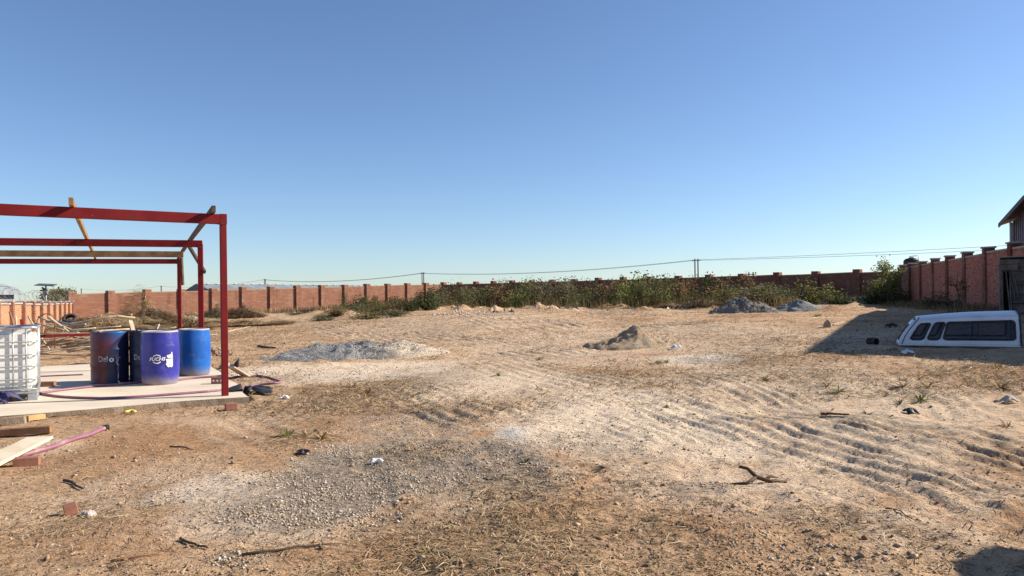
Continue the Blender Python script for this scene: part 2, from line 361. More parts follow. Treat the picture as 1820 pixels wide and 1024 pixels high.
def brick_mat(name, c1, c2, mortar, bumpd=.01):
    m, t, b = newmat(name); co0 = nd(t, 'ShaderNodeTexCoord').outputs['Object']; oi = nd(t, 'ShaderNodeObjectInfo'); off = nd(t, 'ShaderNodeCombineXYZ'); t.links.new(math_(t, 'MULTIPLY', oi.outputs['Random'], 47.0), off.inputs[0]); va = nd(t, 'ShaderNodeVectorMath'); t.links.new(co0, va.inputs[0]); t.links.new(off.outputs[0], va.inputs[1]); co = va.outputs[0]
    sp = nd(t, 'ShaderNodeSeparateXYZ'); t.links.new(co, sp.inputs[0]); cb = nd(t, 'ShaderNodeCombineXYZ')
    t.links.new(math_(t, 'ADD', sp.outputs[0], sp.outputs[1]), cb.inputs[0]); t.links.new(sp.outputs[2], cb.inputs[1])
    br = nd(t, 'ShaderNodeTexBrick', i_Scale=1.0); t.links.new(cb.outputs[0], br.inputs[0])
    br.inputs['Brick Width'].default_value = .235; br.inputs['Row Height'].default_value = .087; br.inputs['Mortar Size'].default_value = .008
    br.inputs['Color1'].default_value = (*c1, 1); br.inputs['Color2'].default_value = (*c2, 1); br.inputs['Mortar'].default_value = (*mortar, 1); br.inputs['Bias'].default_value = -.1
    n = noise(t, co, 1.1, 5, .65); n3 = noise(t, co, 9, 4, .7)
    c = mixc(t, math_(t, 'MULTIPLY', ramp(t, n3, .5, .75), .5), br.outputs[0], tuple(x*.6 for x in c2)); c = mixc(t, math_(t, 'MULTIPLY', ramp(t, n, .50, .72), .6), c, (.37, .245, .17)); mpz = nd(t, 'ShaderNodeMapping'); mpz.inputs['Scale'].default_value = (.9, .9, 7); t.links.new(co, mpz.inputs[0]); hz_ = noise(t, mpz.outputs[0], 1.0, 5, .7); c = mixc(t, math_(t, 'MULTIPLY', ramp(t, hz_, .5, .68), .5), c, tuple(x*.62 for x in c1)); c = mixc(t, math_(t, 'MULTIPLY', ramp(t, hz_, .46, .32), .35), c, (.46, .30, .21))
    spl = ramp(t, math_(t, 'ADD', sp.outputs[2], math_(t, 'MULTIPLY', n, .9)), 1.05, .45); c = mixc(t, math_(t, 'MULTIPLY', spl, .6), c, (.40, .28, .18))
    stn = nd(t, 'ShaderNodeMapping'); stn.inputs['Scale'].default_value = (2.2, 2.2, .25); t.links.new(co, stn.inputs[0]); c = mixc(t, math_(t, 'MULTIPLY', ramp(t, noise(t, stn.outputs[0], 1.0, 5, .7), .54, .70), .55), c, tuple(x*.45 for x in c1))
    t.links.new(c, b.inputs['Base Color']); b.inputs['Roughness'].default_value = .9; b.inputs['Specular IOR Level'].default_value = .2
    bump(t, b, math_(t, 'ADD', math_(t, 'MULTIPLY', br.outputs[1], -1.0), math_(t, 'MULTIPLY', n3, .6)), .8, bumpd)
    return m

M = {}
M['soil'] = ground_mat()
M['brick_back'] = brick_mat('red_brick_back', (.215, .09, .055), (.29, .128, .08), (.37, .24, .165))
M['brick_dark'] = brick_mat('red_brick_plum', (.30, .105, .075), (.38, .14, .095), (.36, .22, .17))
M['brick_shade'] = brick_mat('red_brick_shaded', (.19, .065, .045), (.26, .095, .062), (.24, .14, .10))  # the wall's shade is put into the colour: darker brick, no soot
M['brick_left'] = brick_mat('orange_brick', (.40, .19, .10), (.50, .26, .14), (.52, .38, .26))
M['mortar'] = pmat('mortar', (.36, .25, .21), (.44, .33, .28), 4, .95, .5)
M['brick_piece'] = island('brick_piece', [(0, (.27, .09, .065)), (.5, (.38, .14, .10)), (1, (.46, .19, .13))])
M['pillar_dark'] = brick_mat('pillar_dark_brick', (.16, .05, .035), (.24, .08, .05), (.22, .12, .09))
M['cap'] = pmat('cap_concrete', (.34, .29, .25), (.48, .43, .38), 5, .9, .5)
M['cap_dark'] = pmat('cap_brick', (.25, .10, .07), (.34, .15, .11), 5, .9, .5)
M['conc'] = pmat('concrete', (.56, .50, .42), (.66, .60, .52), 1.6, .9, .4, .004, dirt=(.42, .34, .25))
M['conc_edge'] = pmat('concrete_edge', (.23, .165, .105), (.36, .28, .195), 5, .95, .9, .02)
M['redsteel'] = pmat('red_oxide_paint', (.14, .007, .009), (.19, .011, .012), 3, .6, .25, .002, dirt=(.10, .028, .02), spec=.2)
M['timber_dark'] = pmat('dark_timber', (.06, .035, .02), (.12, .07, .035), 5, .85, .5)
M['timber'] = pmat('brown_timber', (.20, .10, .045), (.32, .18, .085), 4, .8, .5)
M['timber_new'] = pmat('fresh_timber', (.42, .26, .10), (.58, .38, .17), 4, .75, .4)
M['timber_ochre'] = pmat('ochre_timber', (.20, .11, .04), (.34, .20, .08), 4, .8, .5)
M['timber_pale'] = pmat('pale_board', (.58, .47, .32), (.70, .60, .45), 3, .8, .4, dirt=(.42, .32, .2))
M['timber_grey'] = pmat('weathered_planks', (.085, .07, .06), (.20, .17, .145), 3, .9, .7, .006)
M['drum_violet'] = pmat('violet_blue_plastic', (.022, .024, .22), (.038, .040, .31), 3, .38, .2, .003, dirt=(.30, .26, .25), dirtz=(.0, .20))
M['drum_blue'] = pmat('blue_plastic', (.008, .085, .36), (.015, .13, .46), 3, .36, .2, .003, dirt=(.22, .21, .22), dirtz=(.0, .22))
M['drum_navy'] = pmat('navy_paint', (.006, .010, .035), (.012, .022, .07), 4, .4, .3, .003, dirt=(.05, .04, .045))
M['white_print'] = pmat('white_print', (.74, .74, .74), (.82, .82, .82), 20, .6, .1)
M['faded_print'] = pmat('faded_print', (.24, .25, .30), (.52, .53, .56), 26, .7, .1)
M['paper'] = pmat('torn_paper_label', (.66, .62, .56), (.78, .75, .70), 14, .9, .3, dirt=(.42, .36, .3))
M['ibc_plastic'] = pmat('translucent_white_plastic', (.70, .69, .64), (.80, .79, .74), 2, .45, .2, .004)
M['galv'] = pmat('galvanised_steel', (.40, .41, .42), (.55, .56, .57), 9, .42, .2, .002, metal=.7)
M['black'] = pmat('black_plastic', (.012, .012, .013), (.03, .03, .032), 6, .55, .5, .01)
M['rubber'] = pmat('rubber', (.018, .017, .016), (.05, .045, .04), 6, .85, .5, dirt=(.2, .15, .1))
M['hose'] = pmat('pink_hose', (.22, .085, .13), (.30, .14, .19), 3, .5, .1, dirt=(.4, .27, .27))
M['tarp'] = pmat('purple_tarp', (.025, .02, .07), (.05, .042, .12), 5, .6, .5, .01)
M['yellow'] = pmat('yellow_plastic', (.7, .55, .08), (.8, .65, .15), 8, .6, .2)
M['white_trash'] = pmat('white_scrap', (.62, .62, .62), (.78, .78, .77), 8, .7, .3)
M['canopy'] = pmat('white_gelcoat', (.60, .61, .64), (.70, .71, .74), 2, .35, .12, .002, dirt=(.45, .42, .38), dirtz=(-.1, .06))
def chips(m, c, scale, thr, soft=.03, stretch=(1, 1, 1)):
    t = m.node_tree; b = t.nodes['Principled BSDF']; src = b.inputs['Base Color'].links[0].from_socket; co = nd(t, 'ShaderNodeTexCoord').outputs['Object']
    mp = nd(t, 'ShaderNodeMapping'); mp.inputs['Scale'].default_value = stretch; t.links.new(co, mp.inputs[0])
    t.links.new(mixc(t, ramp(t, noise(t, mp.outputs[0], scale, 6, .7), thr, thr+soft), src, c), b.inputs['Base Color'])
chips(M['redsteel'], (.32, .20, .17), 9, .70); chips(M['redsteel'], (.055, .025, .02), 3.5, .66, .06)
chips(M['drum_violet'], (.26, .25, .36), 11, .665, .05, (1, 1, .5)); chips(M['drum_violet'], (.10, .085, .10), 4, .62, .10); chips(M['drum_blue'], (.20, .26, .36), 10, .68, .05, (1, 1, .5)); chips(M['drum_blue'], (.03, .05, .12), 4, .62, .12)
chips(M['drum_navy'], (.10, .07, .06), 9, .66); chips(M['ibc_plastic'], (.52, .49, .42), 3.5, .58, .15, (1, 1, .4)); chips(M['galv'], (.25, .17, .11), 12, .66)
chips(M['canopy'], (.40, .38, .35), 2.5, .58, .2, (1, 1, .4)); chips(M['canopy'], (.30, .27, .23), 14, .68)
M['roof_grey'] = pmat('grey_roof_sheet', (.16, .18, .19), (.24, .26, .27), .6, .6, .2)
M['cladding'] = pmat('slate_blue_cladding', (.06, .065, .085), (.11, .115, .14), 1.5, .6, .3)
M['roof_dark'] = pmat('dark_roof_sheet', (.022, .024, .032), (.04, .042, .052), 1.5, .6, .3)
M['steel_grey'] = pmat('grey_steel', (.20, .20, .21), (.30, .30, .31), 6, .55, .2, metal=.3)
M['pole'] = pmat('pole_timber', (.05, .04, .035), (.09, .075, .06), 4, .9, .4)
M['wire'] = pmat('cable', (.10, .10, .11), (.14, .14, .15), 4, .6, .1)
M['plaster'] = pmat('grey_plaster', (.22, .23, .24), (.30, .31, .32), 2, .9, .3)
M['bark'] = pmat('bark', (.09, .06, .04), (.17, .12, .08), 8, .95, .8, .02)
M['leaf_a'] = island('leaf_olive', [(0, (.05, .06, .017)), (.45, (.105, .11, .034)), (.8, (.165, .16, .052)), (1, (.25, .215, .08))], .6, .4)
M['leaf_b'] = island('leaf_dark', [(0, (.028, .042, .014)), (.6, (.06, .08, .025)), (1, (.11, .12, .04))], .6, .3)
M['leaf_c'] = island('leaf_light', [(0, (.09, .11, .025)), (.5, (.17, .19, .05)), (1, (.28, .27, .09))], .6, .4)
M['leaf_y'] = island('leaf_yellow', [(0, (.10, .09, .02)), (.5, (.32, .22, .03)), (1, (.48, .33, .05))], .7, .3)
M['leaf_dry'] = island('leaf_dry', [(0, (.10, .062, .03)), (.5, (.19, .125, .06)), (1, (.29, .21, .105))], .8, .35)
M['leaf_grey'] = island('leaf_grey', [(0, (.10, .095, .05)), (.6, (.17, .16, .085)), (1, (.25, .22, .12))], .8, .35)
M['straw'] = island('straw', [(0, (.16, .10, .05)), (.35, (.32, .215, .11)), (.75, (.48, .35, .195)), (1, (.60, .48, .30))], .85)
M['straw_dark'] = island('old_straw', [(0, (.07, .045, .025)), (.5, (.18, .115, .06)), (1, (.36, .25, .13))], .9)
M['stone'] = island('stone', [(0, (.18, .14, .10)), (.3, (.36, .29, .21)), (.8, (.50, .42, .32)), (1, (.62, .55, .45))], .9)
M['clod'] = island('clod', [(0, (.16, .10, .06)), (.5, (.32, .21, .125)), (1, (.50, .39, .27))], .95)
M['glass'] = None
def glass_mat():
    m, t, b = newmat('tinted_window'); co = nd(t, 'ShaderNodeTexCoord').outputs['Object']
    n = noise(t, co, 5, 4); t.links.new(mixc(t, n, (.03, .032, .045), (.06, .062, .08)), b.inputs['Base Color']); b.inputs['Roughness'].default_value = .12
    tr = nd(t, 'ShaderNodeBsdfTransparent'); tr.inputs[0].default_value = (.75, .77, .85, 1)
    mx = nd(t, 'ShaderNodeMixShader'); mx.inputs[0].default_value = .64
    t.links.new(b.outputs[0], mx.inputs[1]); t.links.new(tr.outputs[0], mx.inputs[2]); t.links.new(mx.outputs[0], t.nodes['Material Output'].inputs[0]); return m
M['glass'] = glass_mat()
def heap_mat(name, c1, c2, c3, split=None, fine=45):
    m, t, b = newmat(name); co = nd(t, 'ShaderNodeTexCoord').outputs['Object']
    vo = nd(t, 'ShaderNodeTexVoronoi', i_Scale=fine); t.links.new(co, vo.inputs['Vector']); sg = nd(t, 'ShaderNodeSeparateColor'); t.links.new(vo.outputs['Color'], sg.inputs[0])
    c = mixc(t, sg.outputs[0], c1, c2); n1 = noise(t, co, 1.6, 6, .7, .5)
    f = ramp(t, n1, .48, .62)
    if split is not None:
        sp = nd(t, 'ShaderNodeSeparateXYZ'); t.links.new(co, sp.inputs[0])
        f = math_(t, 'MULTIPLY', ramp(t, math_(t, 'ADD', sp.outputs[0], math_(t, 'MULTIPLY', n1, 1.4)), split, split+.9), 1.0)
    c = mixc(t, f, c, c3); t.links.new(c, b.inputs['Base Color']); b.inputs['Roughness'].default_value = .95; b.inputs['Specular IOR Level'].default_value = .15
    bump(t, b, math_(t, 'ADD', noise(t, co, 14, 6, .7), math_(t, 'MULTIPLY', vo.outputs[0], -1.0)), 1.0, .03); return m
M['heap_grey'] = heap_mat('grey_gravel', (.20, .195, .19), (.42, .41, .39), (.62, .52, .39), 1.15)
M['heap_sand'] = heap_mat('building_sand', (.44, .325, .21), (.52, .39, .265), (.62, .49, .34), None, 90)
M['heap_soot'] = heap_mat('dark_grey_grit', (.16, .155, .145), (.30, .285, .265), (.30, .26, .21), None, 50)
M['heap_blue'] = heap_mat('blue_grey_stone_dust', (.19, .20, .195), (.30, .31, .30), (.34, .34, .32), None, 60)
M['heap_earth'] = heap_mat('earth_mound', (.16, .12, .08), (.28, .21, .14), (.34, .26, .17), None, 30)

# ------------------------------------------------------------------ the ground sheet
def axis_x():
    xs = list(np.arange(0, 9.0, .03)); d = .03; x = xs[-1]
    while x < 2500: d *= 1.035; d = min(d, 60+x*.2); x += d; xs.append(x)
    xs = np.array(xs); return np.r_[-xs[:0:-1], xs]
def axis_y():
    ys = []; y = 3.3
    while y < 100: ys.append(y); y += .024+.0042*(y-3.3)
    d = .5
    while y < 3500: ys.append(y); d *= 1.25; y += d
    y = 3.3; d = .05; lo = []
    while y > -400: d *= 1.25; y -= d; lo.append(y)
    return np.array(lo[::-1]+ys)
XS, YS = axis_x(), axis_y()
GX, GY = np.meshgrid(XS, YS); gx, gy = GX.ravel(), GY.ravel()
gzv = gz(gx, gy)
nx, ny = len(XS), len(YS)
idx = np.arange(nx*ny).reshape(ny, nx)
gf = np.stack([idx[:-1, :-1].ravel(), idx[:-1, 1:].ravel(), idx[1:, 1:].ravel(), idx[1:, :-1].ravel()], 1)
gme = mesh_np('ground', np.c_[gx, gy, gzv], gf)
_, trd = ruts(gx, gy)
inr = (np.abs(gx) < 60) & (gy > 0) & (gy < 100)
def pm(k):
    z_ = np.zeros(len(gx)); z_[inr] = patch(k, gx[inr], gy[inr]); return z_
one = np.ones(len(gx))
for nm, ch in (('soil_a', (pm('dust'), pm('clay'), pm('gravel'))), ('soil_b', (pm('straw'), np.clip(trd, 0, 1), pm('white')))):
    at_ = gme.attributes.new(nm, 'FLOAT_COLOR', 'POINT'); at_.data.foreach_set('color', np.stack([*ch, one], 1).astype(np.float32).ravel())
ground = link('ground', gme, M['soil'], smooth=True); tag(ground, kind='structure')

# concrete slab with a broken, uneven edge
def slab():
    bm = bmesh.new(); pts = []
    for i in range(4):
        a, b = SLAB[i], SLAB[(i+1) % 4]; n_ = int((b-a).length/.06)
        nrm = Vector((b.y-a.y, a.x-b.x)).normalized()
        for k in range(n_):
            p = a.lerp(b, k/n_); w = .006*(random.random()-.5)+.05*math.sin(k*.11+i)*math.sin(k*.047)+(.06*max(0, math.sin(k*.13)) if i == 0 and k < 40 else 0)
            pts.append(p+nrm*w)
    vs_ = [bm.verts.new((p.x, p.y, 0)) for p in pts]; f = bm.faces.new(vs_)
    if f.normal.z < 0: f.normal_flip()
    r = bmesh.ops.extrude_face_region(bm, geom=[f]); nv = [e for e in r['geom'] if isinstance(e, bmesh.types.BMVert)]
    for v in nv: v.co.z = -.0
    for v in vs_: v.co.z = -.45; v.co.x += random.uniform(-.003, .003); v.co.y += random.uniform(-.003, .003)
    bmesh.ops.recalc_face_normals(bm, faces=bm.faces[:])
    me = bpy.data.meshes.new('concrete_slab'); bm.to_mesh(me); bm.free()
    me.materials.append(M['slab']); me.materials.append(M['conc_edge'])
    for p in me.polygons: p.material_index = 0 if p.normal.z > .5 else 1
    return tag(link('concrete_slab', me), kind='structure')
def slab_mat():
    m, t, b = newmat('brushed_concrete'); co = nd(t, 'ShaderNodeTexCoord').outputs['Object']
    mp = nd(t, 'ShaderNodeMapping'); mp.inputs['Rotation'].default_value = (0, 0, R(-62)); mp.inputs['Scale'].default_value = (1.2, 26, 1); t.links.new(co, mp.inputs[0])
    s_ = noise(t, mp.outputs[0], 1.0, 4, .6); n = noise(t, co, 1.1, 5, .6); n2 = noise(t, co, 22, 4, .7)
    c = mixc(t, ramp(t, n, .35, .68), (.68, .59, .46), (.58, .49, .37)); c = mixc(t, math_(t, 'MULTIPLY', ramp(t, s_, .45, .7), .45), c, (.44, .38, .30))
    c = mixc(t, math_(t, 'MULTIPLY', ramp(t, n2, .6, .72), .6), c, (.38, .29, .20))
    t.links.new(c, b.inputs['Base Color']); b.inputs['Roughness'].default_value = .92; b.inputs['Specular IOR Level'].default_value = .2
    bump(t, b, math_(t, 'ADD', s_, math_(t, 'MULTIPLY', n2, .4)), .6, .008); return m
M['slab'] = slab_mat(); chips(M['slab'], (.47, .38, .27), 1.4, .56, .18); chips(M['slab'], (.36, .29, .21), 6, .63, .08); slab()

# ------------------------------------------------------------------ brick boundary walls
def wall(name, label, pts, hgt, mat, pmat_, cap_mat, n_pan, pil=.36, pild=None, pilh=.22, bricks=False, coping=None, lo=.6):
    """pts: plan line from A to B; pillars stand proud of the yard side (left of A->B)"""
    A, B = Vector(pts[0]), Vector(pts[1]); d = (B-A); L = d.length; rz = math.atan2(d.y, d.x)
    t = thing(name, label, 'brick wall', (A.x, A.y, 0), rz); sp = L/n_pan
    for k in range(n_pan+1):
        p = A+d*(k/n_pan); g = float(gbase(p.x, p.y))+random.uniform(-.035, .035)
        m = MB(); m.box((0, 0, (hgt+pilh-lo)/2), (pil, pild or pil, hgt+pilh+lo)); m.build('pillar', pmat_, t, (k*sp, .0, g))
        m = MB(); m.box((0, 0, 0), (pil+.02+.08*(pild is None), (pild or pil)+.02+.08*(pild is None), .07)); m.build('pillar_cap', cap_mat, t, (k*sp, 0, g+hgt+pilh+.033), bevel=.012)
        if k == n_pan: break
        q = A+d*((k+.5)/n_pan); gq = float(gbase(q.x, q.y))+random.uniform(-.025, .025); q2 = A+d*((k+1)/n_pan); g2 = float(gbase(q2.x, q2.y))
        w = sp-pil; sh = (g2-g)
        def shear(m_): m_.v = [(x, y, z+sh*(x/sp)) for x, y, z in m_.v]
        m = MB(); m.box((0, 0, (hgt-lo)/2), (w+.02, .20 if bricks else .23, hgt+lo)); shear(m); pn = m.build('panel', M['mortar'] if bricks else mat, t, (k*sp+sp/2, 0, gq))
        if bricks:
            m = MB(); rows = int((hgt+.1)/.087)
            for r_ in range(rows):
                x = -w/2-(.117 if r_ % 2 else 0)
                while x < w/2:
                    a, b_ = max(x, -w/2), min(x+.223, w/2)
                    if b_-a > .03: m.box(((a+b_)/2, random.uniform(-.004, .004), -.1+r_*.087+.04), (b_-a, .235, .075))
                    x += .235
            shear(m); bo = m.build('brickwork', M['brick_piece'], t, (k*sp+sp/2, 0, gq)); bo['kind'] = 'stuff'
        if coping:
            m = MB(); m.box((0, 0, 0), (w+.01, .34, .07)); shear(m); m.build('coping', coping, t, (k*sp+sp/2, 0, gq+hgt+.03))
        elif bricks:
            m = MB(); m.box((0, 0, 0), (w+.01, .29, .06)); shear(m); m.build('coping', cap_mat, t, (k*sp+sp/2, 0, gq+hgt+.02))
        else:
            m = MB(); m.box((0, 0, 0), (w+.01, .25, .085)); shear(m); m.build('coping', pmat_, t, (k*sp+sp/2, 0, gq+hgt+.02))
    return t
WV = (-8.5, 91); WL = (-35.6, 59); WR = (27.8, 52)
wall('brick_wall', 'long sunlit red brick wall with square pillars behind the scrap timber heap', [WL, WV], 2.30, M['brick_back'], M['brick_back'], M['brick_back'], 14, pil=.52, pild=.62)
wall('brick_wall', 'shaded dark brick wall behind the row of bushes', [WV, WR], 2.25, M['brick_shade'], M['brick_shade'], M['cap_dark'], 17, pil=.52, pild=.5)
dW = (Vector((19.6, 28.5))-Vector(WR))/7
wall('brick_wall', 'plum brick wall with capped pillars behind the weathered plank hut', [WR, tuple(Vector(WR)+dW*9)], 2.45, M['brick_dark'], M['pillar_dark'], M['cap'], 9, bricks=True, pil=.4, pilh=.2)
dL = (Vector((-21.4, 31))-Vector(WL))/9
wall('brick_wall', 'orange brick wall with pale copings under coiled razor wire', [tuple(Vector(WL)+dL*10), tuple(Vector(WL)+dL*.12)], 1.62, M['brick_left'], M['brick_back'], M['cap'], 10, coping=M['cap'], pilh=.12, pil=.42, pild=.5)

# razor wire coils on the left wall
def razor():
    m = MB(); A, B = Vector(WL)+dL*10, Vector(WL)+dL*.3; n = 900; pts = []
    for i in range(n):
        t = i/(n-1); p = A.lerp(B, t); a = t*2*math.pi*20; r_ = .33+.08*math.sin(t*41)
        pts.append((p.x+r_*math.cos(a)*.9+.12*math.sin(t*23), p.y+.25*math.cos(a+1), float(gbase(p.x, p.y))+1.98+r_*math.sin(a)+.10*math.sin(t*17)))
    m.tube(pts, .007, 4); o = m.build('razor_wire', M['steel_grey'])
    tag(o, 'tangled razor wire coils along the top of the orange brick wall', 'razor wire')
razor()

# ------------------------------------------------------------------ shed behind the right wall (casts the long shade), hut, added out-of-view caster of the near corner shadow
def shed():
    E1 = Vector((24.2, 36.0)); w = Vector((-.38, -.925)).normalized(); Lb = 21.2
    t = thing('metal_shed', 'slate blue sheet metal shed with overhanging roof behind the brick wall', 'shed', (E1.x, E1.y, .5), math.atan2(w.y, w.x))
    # local x runs towards the near end, local +y away from the yard
    h0, h1 = 4.35, 6.3; H = lambda x: float(np.interp(x, [-.5, 0, 4.2, Lb, Lb+.5], [h0-.1, h0, h0+.72, h1, h1+.03])); D = 12.0; q = .33; W0 = .42
    m = MB(); n = 56                                                   # ribbed cladding of the yard side, one sheet ribs in relief
    for k in range(n):
        x0, x1 = Lb*k/n, Lb*(k+.55)/n
        m.add([(x0, W0, -.6), (x1, W0, -.6), (x1, W0, H(x1)-.1), (x0, W0, H(x0)-.1), (x0, W0+.2, -.6), (x1, W0+.2, -.6), (x1, W0+.2, H(x1)-.1), (x0, W0+.2, H(x0)-.1)], [(0, 1, 2, 3), (0, 3, 7, 4), (1, 5, 6, 2), (4, 7, 6, 5), (3, 2, 6, 7)])
    m.add([(0, W0+.05, -.6), (Lb, W0+.05, -.6), (Lb, W0+.05, H(Lb)-.12), (0, W0+.05, H(0)-.12)], [(0, 1, 2, 3)])
    m.build('side_cladding', M['cladding'], t)
    for x in (0, Lb):                                                  # gable ends
        m = MB(); m.prism([(W0+.1, -.6), (D, -.6), (D, H(x)-.1), (D/2+W0/2, H(x)+q*(D-W0)/2-.1), (W0+.1, H(x)-.1)], 0, .08)
        m.v = [(x+(y if x == 0 else -y), x_, z) for x_, y, z in m.v]; m.build('gable_wall', M['cladding'], t)
    m = MB(); o = .45                                                   # roof, two slopes with a verge board
    for (ya, yb, za, zb) in ((W0-.47, (D+W0)/2, -q*.47, q*(D-W0)/2), (D+.6, (D+W0)/2, -q*.6, q*(D-W0)/2)):
        for xa, xb in ((-o, 4.2), (4.2, Lb+o)):
            m.add([(xa, ya, H(xa)+za), (xb, ya, H(xb)+za), (xb, yb, H(xb)+zb), (xa, yb, H(xa)+zb)]+[(xa, ya, H(xa)+za+.12), (xb, ya, H(xb)+za+.12), (xb, yb, H(xb)+zb+.12), (xa, yb, H(xa)+zb+.12)],
              [(0, 1, 2, 3), (7, 6, 5, 4), (0, 4, 5, 1), (2, 6, 7, 3), (1, 5, 6, 2), (0, 3, 7, 4)])
    m.build('roof', M['roof_dark'], t)
    for x in (.06, 2.9, 5.8, 8.8):
        m = MB(); m.box((x, W0-.08, H(x)/2-.4), (.14, .14, H(x)+.5)); m.build('post', M['galv'], t)
    m = MB(); m.bar((.1, W0-.05, 2.1), (3.0, W0-.05, 3.0), .08, .14); m.build('brace', M['galv'], t)
    m = MB(); m.bar((-o-.02, W0-.50, H(-o)-q*.47+.02), (4.2, W0-.50, H(4.2)-q*.47+.02), .05, .2); m.bar((4.2, W0-.50, H(4.2)-q*.47+.02), (Lb+o, W0-.50, H(Lb+o)-q*.47+.02), .05, .2); m.build('fascia', M['roof_dark'], t)
shed()

def hut():
    c = atx(1778, 25.6); g = gp(c.x, c.y)
    t = thing('plank_hut', 'tumbledown hut of weathered grey planks against the brick wall', 'hut', (c.x, c.y, g.z), R(-33))
    W, Hh = 3.2, 1.95
    def plank(nm, a, b, w, h, r_=0): m = MB(); m.bar(a, b, w, h, r_); return m.build(nm, M['timber_grey'], t, bevel=.006)
    z = -.05; k = 0
    while z < Hh-.12:
        ph = random.uniform(.13, .19); y = random.uniform(-.015, .015)
        zc = z+ph/2
        if .95 < zc < 1.32:      # opening
            plank('plank', (.28, y, zc), (.72, y, zc+random.uniform(-.01, .01)), .03, ph-.012)
            plank('plank', (1.6, y, zc), (W, y, zc), .03, ph-.012)
        else:
            x0 = random.uniform(.22, .34) if zc < 1.6 else random.uniform(0, .04)
            plank('plank', (x0, y, zc+random.uniform(-.012, .012)), (W+random.uniform(-.1, .05), y, zc+random.uniform(-.02, .02)), .03, ph-.012)
        z += ph
    for x, tilt, h_ in ((.02, .05, 1.62), (.17, .10, 1.55), (.28, .02, 1.3)): plank('loose_board', (x+tilt+.02, -.10, -.05), (x, -.07, h_), .035, .06)
    plank('loose_board', (.42, -.08, .62), (.26, -.06, 1.52), .03, .06); plank('loose_board', (.52, -.08, .6), (.40, -.06, 1.5), .03, .05)
    plank('lintel_board', (-.05, -.05, 1.68), (.52, -.05, 1.70), .04, .19); plank('lintel_board', (-.02, -.04, 1.88), (.60, -.05, 1.89), .04, .16)
    for x in (.04, W-.05): plank('post', (x, .10, -.4), (x, .10, Hh), .10, .10)
    for x in (.04, W-.05): plank('post', (x, 2.2, -.4), (x, 2.2, Hh-.1), .10, .10)
    m = MB(); m.box((W/2, 2.25, Hh/2-.1), (W, .03, Hh)); m.build('back_wall', M['timber_grey'], t)
    for x in (.0, W):
        m = MB(); m.box((x, 1.15, Hh/2-.1), (.03, 2.15, Hh)); m.build('side_wall', M['timber_grey'], t)
    m = MB(); m.box((W/2+.05, 1.1, Hh+.03), (W+.1, 2.7, .03), Matrix.Rotation(R(-3), 3, 'X')); m.build('roof', M['steel_grey'], t)
hut()
def corner_caster():  # unseen building, added only to cast the shadow in the near right corner
    g = float(gbase(7.6, 3.2))
    t = thing('corner_shadow_caster', 'unseen flat roofed brick block added to cast the near corner shadow', 'shadow caster', (6.62, 1.36, g))
    m = MB(); m.box((1.5, 1.7, 1.15), (2.9, 3.35, 2.6)); m.build('wall', M['brick_dark'], t)
    m = MB(); m.box((1.5, 1.72, 2.5), (3.1, 3.5, .12)); m.build('roof_slab', M['cap'], t)
    d_ = MB(); d_.box((0, 1.6, .95), (.06, .85, 1.95)); dd = d_.build('door', M['timber'], t)
    m = MB(); m.box((-.06, 1.9, 1.0), (.06, .04, .12)); m.build('handle', M['galv'], dd)
corner_caster()

